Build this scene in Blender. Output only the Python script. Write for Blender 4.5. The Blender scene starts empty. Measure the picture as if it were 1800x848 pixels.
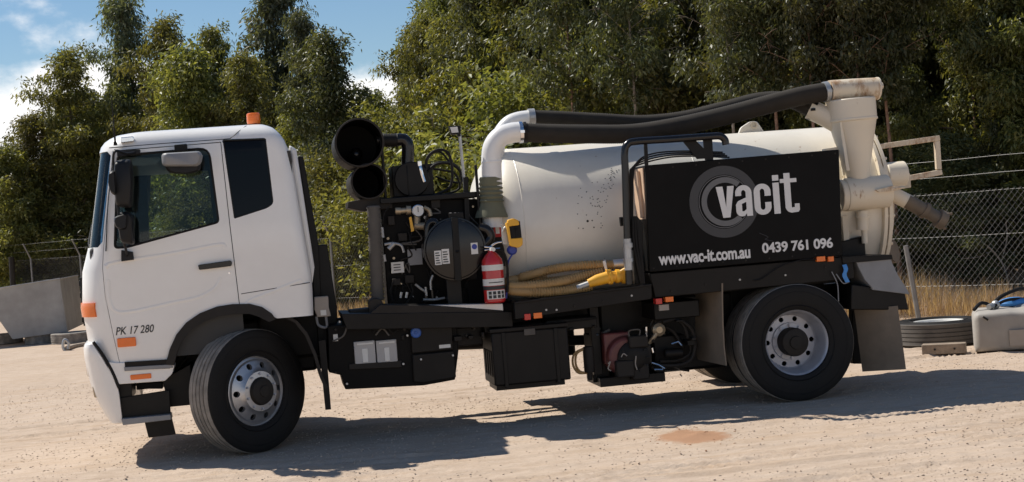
import bpy, bmesh, math, random
import numpy as np
from mathutils import Vector, Matrix, Quaternion

R = math.radians
sc = bpy.context.scene
col = sc.collection

# ------------------------------------------------------------------ camera
FPX = 2700.0                                   # focal length in pixels of an 1800 px wide frame
TH, ROLL, PITCH = R(9.0), R(4.36), R(-.785)
CAM = Vector((0.345, -13.403, 1.85))
Fv = Vector((math.sin(TH)*math.cos(PITCH), math.cos(TH)*math.cos(PITCH), math.sin(PITCH)))
R0 = Vector((math.cos(TH), -math.sin(TH), 0)); U0 = R0.cross(Fv)
Rv = math.cos(ROLL)*R0 - math.sin(ROLL)*U0
Uv = math.sin(ROLL)*R0 + math.cos(ROLL)*U0
cd = bpy.data.cameras.new('camera'); cam = bpy.data.objects.new('camera', cd); col.objects.link(cam)
cd.sensor_width = 36.0; cd.lens = 36.0*FPX/1800.0; cd.clip_start = .1; cd.clip_end = 4000
cam.matrix_world = Matrix(((Rv.x, Uv.x, -Fv.x, CAM.x), (Rv.y, Uv.y, -Fv.y, CAM.y), (Rv.z, Uv.z, -Fv.z, CAM.z), (0, 0, 0, 1)))
sc.camera = cam

# ------------------------------------------------------------------ light
SUN_TO = Vector((-.58, .50, 1.0)).normalized()
sl = bpy.data.lights.new('sun', 'SUN'); sl.energy = 5.0; sl.angle = R(.53); sl.color = (1, .95, .87)
so = bpy.data.objects.new('sun', sl); col.objects.link(so)
so.rotation_euler = (-SUN_TO).to_track_quat('-Z', 'Y').to_euler(); so.location = SUN_TO*60
w = bpy.data.worlds.new('World'); sc.world = w; w.use_nodes = True
nt = w.node_tree; nt.nodes.clear()
def wn(t, **k):
    n = nt.nodes.new(t)
    for a, b in k.items(): setattr(n, a, b)
    return n
sky = wn('ShaderNodeTexSky', sky_type='NISHITA', sun_disc=False)
sky.sun_elevation = math.asin(SUN_TO.z); sky.sun_rotation = math.atan2(SUN_TO.x, SUN_TO.y)
sky.air_density = 1.0; sky.dust_density = .05; sky.ozone_density = 3.0; sky.altitude = 50
bg = wn('ShaderNodeBackground'); bg.inputs[1].default_value = .078
out = wn('ShaderNodeOutputWorld')
tc = wn('ShaderNodeTexCoord'); mp = wn('ShaderNodeMapping'); mp.inputs['Scale'].default_value = (1, 1, 1.7); mp.inputs['Location'].default_value = (.62, .30, .1)
ns = wn('ShaderNodeTexNoise'); ns.inputs['Scale'].default_value = 9.0; ns.inputs['Detail'].default_value = 8; ns.inputs['Roughness'].default_value = .55
sep = wn('ShaderNodeSeparateXYZ')
m1 = wn('ShaderNodeMath', operation='MULTIPLY_ADD'); m1.inputs[1].default_value = -9.0; m1.inputs[2].default_value = 1.03   # fewer clouds higher up
m2 = wn('ShaderNodeMath', operation='ADD'); m1b = wn('ShaderNodeMath', operation='MAXIMUM'); m1b.inputs[1].default_value = -.07; hsv = wn('ShaderNodeHueSaturation'); hsv.inputs['Saturation'].default_value = 1.12  # maximum keeps scattered unseen clouds overhead, added to whiten the fill light
rp = wn('ShaderNodeMapRange', interpolation_type='SMOOTHSTEP'); rp.inputs[1].default_value = .50; rp.inputs[2].default_value = .66
mx = wn('ShaderNodeMix', data_type='RGBA'); mx.inputs[7].default_value = (12.6, 12.5, 12.4, 1)
L = nt.links.new
L(tc.outputs['Generated'], mp.inputs[0]); L(mp.outputs[0], ns.inputs['Vector']); L(tc.outputs['Generated'], sep.inputs[0])
L(sep.outputs[2], m1.inputs[0]); L(m1.outputs[0], m1b.inputs[0]); L(m1b.outputs[0], m2.inputs[0]); L(ns.outputs[0], m2.inputs[1]); L(m2.outputs[0], rp.inputs[0])
L(rp.outputs[0], mx.inputs[0]); L(sky.outputs[0], hsv.inputs['Color']); L(hsv.outputs[0], mx.inputs[6]); L(mx.outputs[2], bg.inputs[0]); L(bg.outputs[0], out.inputs[0])
sc.view_settings.view_transform = 'Standard'; sc.view_settings.look = 'None'
sc.view_settings.exposure = 0.20; sc.view_settings.gamma = 1.0; sc.view_settings.use_curve_mapping = False
sc.render.engine = 'CYCLES'; sc.cycles.max_bounces = 8; sc.cycles.transparent_max_bounces = 8

# ------------------------------------------------------------------ measuring helpers (photograph pixel -> point on a plane of the place)
def ray(px, py): return Fv + Rv*((px-900)/FPX) - Uv*((py-424)/FPX)
def at(px, py, Y):
    d = ray(px, py); return CAM + d*((Y-CAM.y)/d.y)
def ground(px, py, z=0.0):
    d = ray(px, py); return CAM + d*((z-CAM.z)/d.z)
def column(px, depth):                          # ground point seen in image column px (at eye level) at a given depth
    p = CAM + Fv*depth + Rv*((px-900)*depth/FPX); return Vector((p.x, p.y, 0))
def xz(pts, Y): return [(at(a, b, Y).x, at(a, b, Y).z) for a, b in pts]
def pb(x0, y0, x1, y1, Y):                      # pixel rectangle -> X0, X1, Z0, Z1
    xm, ym = (x0+x1)/2, (y0+y1)/2
    return at(x0, ym, Y).x, at(x1, ym, Y).x, at(xm, y1, Y).z, at(xm, y0, Y).z

# ------------------------------------------------------------------ materials
MATS = {}
def mat(name, c, rough=.5, metal=0.0, var=.12, scale=6.0, dust=0.0, dustc=(.42, .34, .25), bump=0.0, bscale=60.0, coat=0.0, spec=.5, rust=0.0, dscale=2.5):
    m = bpy.data.materials.new(name); m.use_nodes = True; MATS[name] = m
    t = m.node_tree; N = t.nodes; K = t.links.new
    p = N['Principled BSDF']; p.inputs['Roughness'].default_value = rough; p.inputs['Metallic'].default_value = metal
    p.inputs['Specular IOR Level'].default_value = spec
    if coat: p.inputs['Coat Weight'].default_value = coat; p.inputs['Coat Roughness'].default_value = .08
    co = N.new('ShaderNodeTexCoord')
    n1 = N.new('ShaderNodeTexNoise'); n1.inputs['Scale'].default_value = scale; n1.inputs['Detail'].default_value = 6; n1.inputs['Roughness'].default_value = .6
    K(co.outputs['Object'], n1.inputs['Vector'])
    mr = N.new('ShaderNodeMapRange'); mr.inputs[1].default_value = .3; mr.inputs[2].default_value = .7; mr.inputs[3].default_value = 1-var; mr.inputs[4].default_value = 1+var
    K(n1.outputs[0], mr.inputs[0])
    vm = N.new('ShaderNodeVectorMath'); vm.operation = 'SCALE'; vm.inputs[0].default_value = c; K(mr.outputs[0], vm.inputs['Scale'])
    cur = vm.outputs[0]
    if dust:
        n2 = N.new('ShaderNodeTexNoise'); n2.inputs['Scale'].default_value = dscale; n2.inputs['Detail'].default_value = 9; n2.inputs['Roughness'].default_value = .65
        K(co.outputs['Object'], n2.inputs['Vector'])
        r2 = N.new('ShaderNodeMapRange'); r2.inputs[1].default_value = .35; r2.inputs[2].default_value = .75; r2.inputs[3].default_value = dust*.25; r2.inputs[4].default_value = dust
        K(n2.outputs[0], r2.inputs[0])
        x = N.new('ShaderNodeMix'); x.data_type = 'RGBA'; x.inputs[7].default_value = (*dustc, 1); K(r2.outputs[0], x.inputs[0]); K(cur, x.inputs[6]); cur = x.outputs[2]
        r3 = N.new('ShaderNodeMath'); r3.operation = 'MULTIPLY_ADD'; r3.inputs[1].default_value = .5; r3.inputs[2].default_value = rough; K(r2.outputs[0], r3.inputs[0]); K(r3.outputs[0], p.inputs['Roughness'])
    if rust:
        n3 = N.new('ShaderNodeTexNoise'); n3.inputs['Scale'].default_value = 7; n3.inputs['Detail'].default_value = 10; n3.inputs['Roughness'].default_value = .7
        mpn = N.new('ShaderNodeMapping'); mpn.inputs['Scale'].default_value = (1, 1, .45); K(co.outputs['Object'], mpn.inputs[0]); K(mpn.outputs[0], n3.inputs['Vector'])
        r4 = N.new('ShaderNodeMapRange'); r4.inputs[1].default_value = .66-rust*.35; r4.inputs[2].default_value = .74-rust*.2; K(n3.outputs[0], r4.inputs[0])
        x = N.new('ShaderNodeMix'); x.data_type = 'RGBA'; x.inputs[7].default_value = (.33, .17, .07, 1); K(r4.outputs[0], x.inputs[0]); K(cur, x.inputs[6]); cur = x.outputs[2]
    K(cur, p.inputs['Base Color'])
    if bump:
        n4 = N.new('ShaderNodeTexNoise'); n4.inputs['Scale'].default_value = bscale; n4.inputs['Detail'].default_value = 5; K(co.outputs['Object'], n4.inputs['Vector'])
        b = N.new('ShaderNodeBump'); b.inputs['Strength'].default_value = bump; b.inputs['Distance'].default_value = .01; K(n4.outputs[0], b.inputs['Height']); K(b.outputs[0], p.inputs['Normal'])
    return m
mat('white_paint', (.84, .825, .79), .32, var=.025, scale=3, coat=.5, dust=.16, dustc=(.55, .46, .36), dscale=1.6)
mat('tank_paint', (.80, .755, .655), .36, var=.04, scale=3, dust=.18, dustc=(.45, .34, .24), rust=.03, coat=.15)
mat('cream_rusty', (.74, .67, .54), .5, var=.08, scale=5, dust=.35, dustc=(.44, .27, .13), rust=.24)
mat('rusty_frame', (.74, .65, .50), .5, var=.1, scale=5, dust=.45, dustc=(.44, .26, .12), rust=.5)
mat('cream_worn', (.78, .70, .56), .45, var=.06, scale=5, dust=.26, dustc=(.48, .34, .2), rust=.06)
mat('beige_panel', (.62, .42, .28), .6, var=.1, dust=.2)
mat('black_paint', (.006, .0056, .0052), .42, var=.3, dust=.03, dustc=(.16, .125, .095), scale=5, spec=.22)
mat('black_panel', (.0045, .0042, .004), .5, var=.3, dust=.015, dustc=(.14, .11, .09), scale=3, spec=.12)
mat('black_steel', (.0075, .0066, .0058), .5, var=.3, dust=.05, dustc=(.17, .13, .095), spec=.22)
mat('black_dusty', (.011, .0095, .008), .6, var=.3, dust=.12, dustc=(.17, .13, .095), spec=.3)
mat('black_gloss', (.006, .006, .0065), .22, var=.2, dust=.03, dustc=(.15, .12, .1), spec=.45)
mat('mirror_housing', (.009, .0095, .011), .45, var=.15, dust=.03, dustc=(.2, .18, .16), spec=.25)
mat('grey_housing', (.22, .225, .235), .4, var=.1, dust=.2, dustc=(.35, .32, .28))
mat('rubber', (.006, .0055, .005), .66, var=.2, dust=.035, dustc=(.14, .11, .085), spec=.3)
mat('tread_rubber', (.085, .078, .07), .9, var=.2, scale=18, dust=.95, dustc=(.40, .36, .31), dscale=6)
mat('duct_rubber', (.085, .078, .07), .8, var=.2, dust=.3, dustc=(.2, .17, .14))
mat('rusty_coupling', (.17, .135, .10), .6, metal=.3, var=.25, dust=.4, dustc=(.20, .15, .10))
mat('fence_wire', (.22, .215, .205), .5, metal=.4, var=.15)
mat('clod', (.51, .405, .315), .95, var=.2, scale=9, spec=.1)
mat('red_clod', (.36, .205, .12), .95, var=.25, scale=20, spec=.1)
mat('hose_rubber', (.022, .0195, .0165), .8, var=.25, dust=.25, dustc=(.11, .088, .066), spec=.3)
mat('flap_rubber', (.16, .128, .095), .8, var=.15, dust=.65, dustc=(.34, .27, .20), spec=.3)
mat('alloy_rim', (.55, .55, .56), .33, metal=.85, var=.12, dust=.3, dustc=(.30, .27, .24))
mat('steel_rim', (.50, .51, .55), .42, metal=.45, var=.1, dust=.2, dustc=(.34, .30, .27))
mat('chrome', (.75, .75, .76), .18, metal=1, var=.06)
mat('galvanised', (.46, .47, .47), .42, metal=.7, var=.15, dust=.25, scale=14)
mat('sheet_metal', (.36, .35, .33), .5, metal=.25, var=.2, scale=2.2, dust=.45, dustc=(.30, .27, .24), rust=.05)
mat('aluminium', (.62, .61, .60), .4, metal=.6, var=.1, dust=.3)
mat('brass', (.45, .36, .24), .4, metal=.7, var=.15, dust=.35)
mat('orange_lens', (.85, .17, .012), .22, var=.05, scale=20, coat=.4)
mat('red_lens', (.55, .02, .015), .22, var=.05, coat=.4)
mat('red_paint', (.50, .018, .018), .3, var=.05, coat=.4)
mat('red_engine', (.11, .007, .012), .4, var=.1, dust=.2)
mat('yellow_plastic', (.80, .40, .015), .4, var=.08, dust=.12)
mat('blue_plastic', (.025, .10, .38), .4, var=.1)
mat('sky_blue_strap', (.06, .25, .60), .6, var=.1)
mat('white_label', (.72, .71, .67), .5, var=.06, dust=.15)
mat('battery_grey', (.42, .41, .40), .5, var=.06, dust=.2)
mat('grey_box', (.33, .29, .25), .6, var=.1, dust=.3)
mat('olive_canvas', (.15, .148, .092), .8, var=.12, dust=.25, dustc=(.2, .19, .14), bump=.3, bscale=140)
mat('tan_hose', (.40, .235, .075), .5, var=.15, dust=.35, dustc=(.32, .25, .17))
mat('decal_white', (.70, .69, .67), .5, var=.05)
mat('decal_grey', (.13, .13, .132), .5, var=.06)
mat('decal_dark', (.040, .040, .042), .5, var=.08)
mat('ink', (.03, .03, .03), .6, var=.1)
mat('blue_ink', (.03, .05, .28), .5, var=.05)
mat('interior', (.035, .033, .032), .7, var=.12)
mat('interior_light', (.24, .235, .225), .7, var=.1)
mat('timber', (.26, .20, .145), .8, var=.25, scale=9, bump=.4)
mat('poly_tank', (.31, .295, .27), .6, var=.1, dust=.35, dustc=(.36, .29, .22))
mat('bark', (.115, .078, .055), .85, var=.4, scale=7, bump=.5, bscale=30)
mat('red_bark', (.25, .15, .10), .85, var=.35, scale=7, bump=.5, bscale=30)
mat('pale_bark', (.27, .225, .18), .8, var=.3, scale=5, bump=.4, bscale=30)
mat('dead_wood', (.36, .31, .25), .8, var=.2)
mat('stone', (.40, .325, .25), .85, var=.25, scale=20)
mat('crack', (.02, .018, .015), .8)
def glass(name, tint, rough=.02):
    m = bpy.data.materials.new(name); m.use_nodes = True; MATS[name] = m
    t = m.node_tree; N = t.nodes; K = t.links.new; N.remove(N['Principled BSDF'])
    g = N.new('ShaderNodeBsdfGlossy'); g.inputs['Roughness'].default_value = rough
    tr = N.new('ShaderNodeBsdfTransparent'); tr.inputs[0].default_value = (*tint, 1)
    fr = N.new('ShaderNodeFresnel'); fr.inputs[0].default_value = 1.33
    x = N.new('ShaderNodeMixShader'); K(fr.outputs[0], x.inputs[0]); K(tr.outputs[0], x.inputs[1]); K(g.outputs[0], x.inputs[2])
    K(x.outputs[0], N['Material Output'].inputs[0])
glass('clear_glass', (.80, .86, .84)); glass('screen_glass', (.55, .66, .70))
mat('dark_glass', (.004, .004, .0045), .12, var=.05, spec=.2)
def leafmat(name, cols, trans=.38, rough=.46):
    m = bpy.data.materials.new(name); m.use_nodes = True; MATS[name] = m
    t = m.node_tree; N = t.nodes; K = t.links.new; p = N['Principled BSDF']
    geo = N.new('ShaderNodeNewGeometry'); oi = N.new('ShaderNodeObjectInfo'); co = N.new('ShaderNodeTexCoord')
    nz = N.new('ShaderNodeTexNoise'); nz.inputs['Scale'].default_value = 1.1; nz.inputs['Detail'].default_value = 2; K(co.outputs['Object'], nz.inputs['Vector'])
    a = N.new('ShaderNodeMath'); a.operation = 'MULTIPLY_ADD'; a.inputs[1].default_value = .55; K(geo.outputs['Random Per Island'], a.inputs[0])
    b = N.new('ShaderNodeMath'); b.operation = 'MULTIPLY_ADD'; b.inputs[1].default_value = .9; b.inputs[2].default_value = -.28; K(nz.outputs[0], b.inputs[0]); K(b.outputs[0], a.inputs[2])
    cr = N.new('ShaderNodeValToRGB'); el = cr.color_ramp.elements
    while len(el) < len(cols): el.new(.5)
    for i, (pos, c) in enumerate(cols): el[i].position = pos; el[i].color = (*c, 1)
    K(a.outputs[0], cr.inputs[0])
    hs = N.new('ShaderNodeHueSaturation'); K(cr.outputs[0], hs.inputs['Color'])
    hv = N.new('ShaderNodeMapRange'); hv.inputs[3].default_value = .7; hv.inputs[4].default_value = 1.3; K(oi.outputs['Random'], hv.inputs[0]); K(hv.outputs[0], hs.inputs['Value'])
    hh = N.new('ShaderNodeMapRange'); hh.inputs[3].default_value = .478; hh.inputs[4].default_value = .515; K(oi.outputs['Random'], hh.inputs[0]); K(hh.outputs[0], hs.inputs['Hue'])
    K(hs.outputs[0], p.inputs['Base Color']); p.inputs['Roughness'].default_value = rough
    tl = N.new('ShaderNodeBsdfTranslucent'); sc_ = N.new('ShaderNodeVectorMath'); sc_.operation = 'MULTIPLY'; sc_.inputs[1].default_value = (1.5, 1.35, .6); K(hs.outputs[0], sc_.inputs[0]); K(sc_.outputs[0], tl.inputs[0])
    x = N.new('ShaderNodeMixShader'); x.inputs[0].default_value = trans; K(p.outputs[0], x.inputs[1]); K(tl.outputs[0], x.inputs[2]); K(x.outputs[0], N['Material Output'].inputs[0])
leafmat('leaf_olive', [(0, (.072, .084, .024)), (.45, (.150, .160, .048)), (.8, (.235, .23, .080)), (1, (.30, .23, .105))], trans=.48)
leafmat('leaf_blue', [(0, (.066, .088, .050)), (.5, (.130, .156, .088)), (1, (.22, .24, .15))], trans=.45)
leafmat('leaf_bright', [(0, (.095, .106, .022)), (.5, (.195, .198, .040)), (1, (.31, .28, .08))], trans=.5)
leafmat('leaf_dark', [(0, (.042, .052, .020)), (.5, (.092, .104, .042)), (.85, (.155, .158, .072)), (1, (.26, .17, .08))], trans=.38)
leafmat('straw', [(0, (.30, .215, .135)), (.5, (.50, .385, .255)), (1, (.64, .53, .39))], trans=.35, rough=.8)

# ------------------------------------------------------------------ mesh helpers
def ortho(a):
    a = a.normalized(); b = Vector((0, 0, 1)) if abs(a.z) < .9 else Vector((1, 0, 0))
    u = a.cross(b).normalized(); return a, u, a.cross(u)
class MB:
    def __init__(s): s.v = []; s.f = []; s.m = []
    def add(s, v, f, mi=0):
        o = len(s.v); s.v += [tuple(p) for p in v]; s.f += [tuple(i+o for i in q) for q in f]; s.m += [mi]*len(f); return s
    def box(s, x0, x1, y0, y1, z0, z1, mi=0):
        if x0 > x1: x0, x1 = x1, x0
        if z0 > z1: z0, z1 = z1, z0
        return s.add([(x0,y0,z0),(x1,y0,z0),(x1,y1,z0),(x0,y1,z0),(x0,y0,z1),(x1,y0,z1),(x1,y1,z1),(x0,y1,z1)],
                     [(0,3,2,1),(4,5,6,7),(0,1,5,4),(1,2,6,5),(2,3,7,6),(3,0,4,7)], mi)
    def pbox(s, x0, y0, x1, y1, Y, d, mi=0):
        X0, X1, Z0, Z1 = pb(x0, y0, x1, y1, Y); return s.box(X0, X1, Y, Y+d, Z0, Z1, mi)
    def prism(s, pts, y0, y1, mi=0):            # polygon in X,Z swept along Y
        a = sum(pts[i][0]*pts[(i+1) % len(pts)][1]-pts[(i+1) % len(pts)][0]*pts[i][1] for i in range(len(pts)))
        if a < 0: pts = pts[::-1]
        n = len(pts); v = [(x, y0, z) for x, z in pts]+[(x, y1, z) for x, z in pts]
        f = [tuple(range(n)), tuple(range(2*n-1, n-1, -1))]+[(i, i+n, (i+1) % n+n, (i+1) % n) for i in range(n)]
        return s.add(v, f, mi)
    def pprism(s, pts, Y, d, mi=0): return s.prism(xz(pts, Y), Y, Y+d, mi)
    def rings(s, rings, cap0=True, cap1=True, mi=0, loop=False):
        n = len(rings[0]); v = [p for r in rings for p in r]; f = []
        k = len(rings)
        for i in range(k if loop else k-1):
            a, b = i*n, ((i+1) % k)*n
            for j in range(n): f.append((a+j, a+(j+1) % n, b+(j+1) % n, b+j))
        if cap0 and not loop: f.append(tuple(range(n-1, -1, -1)))
        if cap1 and not loop: f.append(tuple(range((k-1)*n, k*n)))
        return s.add(v, f, mi)
    def lathe(s, prof, c, axis, n=32, cap0=False, cap1=False, mi=0, loop=False):   # prof: (radius, offset along axis)
        a, u, w_ = ortho(Vector(axis)); c = Vector(c)
        return s.rings([[c+a*h+(u*math.cos(2*math.pi*j/n)+w_*math.sin(2*math.pi*j/n))*r for j in range(n)] for r, h in prof], cap0, cap1, mi, loop)
    def cyl(s, p0, p1, r, n=16, r1=None, mi=0):
        p0, p1 = Vector(p0), Vector(p1); a = p1-p0
        return s.lathe([(r, 0), (r if r1 is None else r1, a.length)], p0, a, n, True, True, mi)
    def tube(s, path, r, n=10, mi=0, closed=False, caps=True):
        P = [Vector(p) for p in path]; k = len(P)
        rf = r if callable(r) else (lambda i: r)
        T = []
        for i in range(k):
            if closed: t = P[(i+1) % k]-P[i-1]
            else: t = P[min(i+1, k-1)]-P[max(i-1, 0)]
            T.append(t.normalized())
        _, u, _ = ortho(T[0]); rr = []
        for i in range(k):
            u = (u-T[i]*u.dot(T[i])).normalized(); b = T[i].cross(u)
            rr.append([P[i]+(u*math.cos(2*math.pi*j/n)+b*math.sin(2*math.pi*j/n))*rf(i) for j in range(n)])
        return s.rings(rr, caps, caps, mi, closed)
    def sphere(s, c, r, n=16, m=10, mi=0, sx=1, sy=1, sz=1):
        c = Vector(c); rr = []
        for i in range(m+1):
            t = math.pi*(i/m); q = max(math.sin(t), .02)
            rr.append([c+Vector((q*math.cos(2*math.pi*j/n)*r*sx, q*math.sin(2*math.pi*j/n)*r*sy, -math.cos(t)*r*sz)) for j in range(n)])
        return s.rings(rr, True, True, mi)
    def build(s, name, mats, parent=None, smooth=True, bevel=0, angle=32, seg=2):
        me = bpy.data.meshes.new(name); me.from_pydata(s.v, [], s.f)
        for m in ([mats] if isinstance(mats, str) else mats): me.materials.append(MATS[m])
        if any(s.m): me.polygons.foreach_set('material_index', s.m)
        me.validate(); me.update()
        return link(name, me, parent, smooth, bevel, angle, seg)
def link(name, me, parent=None, smooth=True, bevel=0, angle=32, seg=2):
    bm = bmesh.new(); bm.from_mesh(me); bmesh.ops.recalc_face_normals(bm, faces=bm.faces); bm.to_mesh(me); bm.free()
    if smooth: me.shade_smooth(); me.set_sharp_from_angle(angle=R(angle))
    o = bpy.data.objects.new(name, me); col.objects.link(o)
    if parent: setparent(o, parent)
    if bevel:
        b = o.modifiers.new('bevel', 'BEVEL'); b.width = bevel; b.segments = seg; b.limit_method = 'ANGLE'; b.angle_limit = R(35)
    return o
def wpos(o):
    p = Vector(o.location)
    while o.parent: o = o.parent; p = p+Vector(o.location)
    return p
def setparent(o, parent):                       # parents are only ever moved, never turned
    o.parent = parent; o.location = Vector(o.location)-wpos(parent)
def empty(name, loc, label=None, cat=None, group=None):
    o = bpy.data.objects.new(name, None); o.location = loc; o.empty_display_size = .2; col.objects.link(o)
    tag(o, label, cat, group); return o
def tag(o, label=None, cat=None, group=None, kind=None):
    for k, v_ in (('label', label), ('category', cat), ('group', group), ('kind', kind)):
        if v_: o[k] = v_
    return o
def spline(P, n=8):
    P = [Vector(p) for p in P]; Q = [P[0]*2-P[1]]+P+[P[-1]*2-P[-2]]; o = []
    for i in range(1, len(Q)-2):
        a, b, c, d = Q[i-1], Q[i], Q[i+1], Q[i+2]
        for k in range(n):
            t = k/n; o.append(.5*((2*b)+(c-a)*t+(2*a-5*b+4*c-d)*t*t+(3*b-a-3*c+d)*t**3))
    o.append(P[-1]); return o
def resample(P, step):
    d = [0]
    for i in range(1, len(P)): d.append(d[-1]+(P[i]-P[i-1]).length)
    n = max(2, int(d[-1]/step)); o = []; j = 0
    for k in range(n+1):
        t = d[-1]*k/n
        while j < len(P)-2 and d[j+1] < t: j += 1
        o.append(P[j].lerp(P[j+1], (t-d[j])/max(1e-9, d[j+1]-d[j])))
    return o
def roundpoly(pts, r, n=4):
    o = []; k = len(pts)
    for i in range(k):
        p, a, b = Vector(pts[i]), Vector(pts[i-1]), Vector(pts[(i+1) % k])
        ri = r[i] if isinstance(r, (list, tuple)) else r
        d0, d1 = (a-p), (b-p); q = min(ri, d0.length*.45, d1.length*.45)
        s0, s1 = p+d0.normalized()*q, p+d1.normalized()*q
        for j in range(n+1):
            t = j/n; v_ = s0*(1-t)**2+p*2*t*(1-t)+s1*t*t; o.append((v_.x, v_.y))
    return o
def boolean(A, B, op):
    m = A.modifiers.new('b', 'BOOLEAN'); m.operation = op; m.solver = 'EXACT'; m.object = B
    bpy.context.view_layer.update()
    dg = bpy.context.evaluated_depsgraph_get(); me = bpy.data.meshes.new_from_object(A.evaluated_get(dg))
    A.modifiers.remove(m); old = A.data; A.data = me; bpy.data.meshes.remove(old)
def drop(o): me = o.data; bpy.data.objects.remove(o); bpy.data.meshes.remove(me)
def finish(o, name, m, parent, bevel=0, angle=32):
    me = o.data; me.materials.clear(); me.materials.append(MATS[m]); me.shade_smooth(); me.set_sharp_from_angle(angle=R(angle))
    me.polygons.foreach_set('material_index', [0]*len(me.polygons))
    o.name = name; setparent(o, parent)
    if bevel:
        b = o.modifiers.new('bevel', 'BEVEL'); b.width = bevel; b.segments = 2; b.limit_method = 'ANGLE'; b.angle_limit = R(35)
    return o
def text(s, X0, X1, Z0, Z1, Y, m, parent, name='lettering', bold=.03, shear=0.0, depth=.002, spacing=1.0):
    c = bpy.data.curves.new('t', 'FONT'); c.body = s; c.size = 1; c.extrude = .01; c.offset = bold; c.space_character = spacing; c.shear = shear; c.resolution_u = 4
    o = bpy.data.objects.new('t', c); col.objects.link(o); bpy.context.view_layer.update()
    me = bpy.data.meshes.new_from_object(o.evaluated_get(bpy.context.evaluated_depsgraph_get()))
    bpy.data.objects.remove(o); bpy.data.curves.remove(c)
    n = len(me.vertices); a = np.empty(n*3); me.vertices.foreach_get('co', a); a = a.reshape(-1, 3)
    lo, hi = a.min(0), a.max(0); b = np.empty_like(a)
    b[:, 0] = X0+(a[:, 0]-lo[0])/(hi[0]-lo[0])*(X1-X0); b[:, 2] = Z0+(a[:, 1]-lo[1])/(hi[1]-lo[1])*(Z1-Z0)
    b[:, 1] = Y-(a[:, 2]-lo[2])/(hi[2]-lo[2])*depth
    me.vertices.foreach_set('co', b.ravel()); me.materials.clear(); me.materials.append(MATS[m]); me.update()
    return link(name, me, parent, smooth=False)
V = Vector
rnd = random.Random(7)
# ================================================================== THE TRUCK
truck = empty('vacuum_truck', (0, 1.2, 0), 'white cab vacuum tanker truck with cream tank and black sign board, parked on the dirt', 'truck')

# ---- cab: lofted from plan sections, then hollowed and cut
CW = 1.20                                        # centre line of the truck in Y
def outline(xf, xr, hw, rfx, rfy, rr):
    o = []; y0, y1 = CW-hw, CW+hw
    for i in range(10): o.append((xr-rr+(xf+rfx-xr+rr)*i/9, y0))
    for i in range(1, 11):
        a = i/10*math.pi/2; o.append((xf+rfx-rfx*math.sin(a), y0+rfy-rfy*math.cos(a)))
    for i in range(1, 8): o.append((xf-.05*math.sin(math.pi*i/8), y0+rfy+(y1-y0-2*rfy)*i/8))
    for i in range(0, 10):
        a = i/10*math.pi/2; o.append((xf+rfx-rfx*math.cos(a), y1-rfy+rfy*math.sin(a)))
    for i in range(10): o.append((xf+rfx+(xr-rr-xf-rfx)*i/9, y1))
    for i in range(1, 5):
        a = i/4*math.pi/2; o.append((xr-rr+rr*math.sin(a), y1-rr+rr*math.cos(a)))
    for i in range(0, 4):
        a = i/4*math.pi/2; o.append((xr-rr+rr*math.cos(a), y0+rr-rr*math.sin(a)))
    return o
ZS = [.85, .95, 1.10, 1.25, 1.37, 1.5, 1.68, 1.78, 1.87, 2.0, 2.2, 2.4, 2.6, 2.70, 2.75, 2.79, 2.82, 2.845, 2.860, 2.868]
XF = np.interp(ZS, [.85, 1.1, 1.37, 1.68, 1.87, 2.71, 2.75, 2.79, 2.82, 2.845, 2.86, 2.868], [-1.225, -1.265, -1.29, -1.265, -1.205, -1.045, -1.03, -1.0, -.96, -.91, -.84, -.7])
XR = np.interp(ZS, [.85, 1.13, 1.47, 2.42, 2.62, 2.72, 2.78, 2.82, 2.86, 2.868], [.67, .685, .70, .612, .585, .545, .50, .46, .38, .28])
HW = np.interp(ZS, [.85, 1.0, 1.9, 2.7, 2.75, 2.79, 2.82, 2.845, 2.86, 2.868], [1.135, 1.15, 1.15, 1.105, 1.090, 1.065, 1.03, .98, .90, .78])
def cabloft(ins, name, zlo=None, zhi=None):
    m = MB(); rr = []
    for z, a, b, h in zip(ZS, XF, XR, HW):
        if zlo and z < zlo-.001: continue
        z2 = z-ins*1.0 if z > 2.8 else z
        if z == ZS[0] and ins > 0: z2 = z+ins
        if z == ZS[0] and ins < 0: z2 = z
        rr.append([V((x, y, z2)) for x, y in outline(a+ins, b-ins, h-ins, .26, .34, .10)])
    m.rings(rr); return m.build(name, 'white_paint')
shell = cabloft(0, 'cab_shell')
inner = cabloft(.045, 'i', .95); boolean(shell, inner, 'DIFFERENCE'); drop(inner)
arch = [(-.56, .5), (-.555, .86), (-.50, 1.0), (-.44, 1.10), (-.36, 1.18), (-.25, 1.245), (-.12, 1.28), (0, 1.29), (.14, 1.28), (.23, 1.25), (.31, 1.19), (.37, 1.155), (1.0, 1.15), (1.0, .5)]
c = MB().prism(arch, -.5, 3).build('c', 'ink'); boolean(shell, c, 'DIFFERENCE'); drop(c)
WIN = roundpoly([(-.865, 2.655), (-.095, 2.668), (-.060, 2.022), (-.84, 1.868), (-.945, 1.868)], [.04, .09, .03, .03, .03])
QWIN = roundpoly([(.030, 2.725), (.392, 2.715), (.415, 2.150), (.360, 2.115), (.075, 2.045)], [.01, .02, .04, .05, .01])
SCR = [(-2, 1.885), (-1.09, 1.885), (-1.045, 1.93), (-.925, 2.66), (-.955, 2.70), (-2, 2.70)]
g0 = cabloft(.010, 'g0'); g1 = cabloft(.017, 'g1', .95); boolean(g0, g1, 'DIFFERENCE'); drop(g1)
def glasspart(poly, y0, y1, name, m, grow=.012):
    q = g0.copy(); q.data = g0.data.copy(); col.objects.link(q)
    c = MB().prism(poly, y0, y1).build('c', 'ink')
    boolean(q, c, 'INTERSECT'); drop(c); q.name = name; q.data.name = name; return q, m
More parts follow.
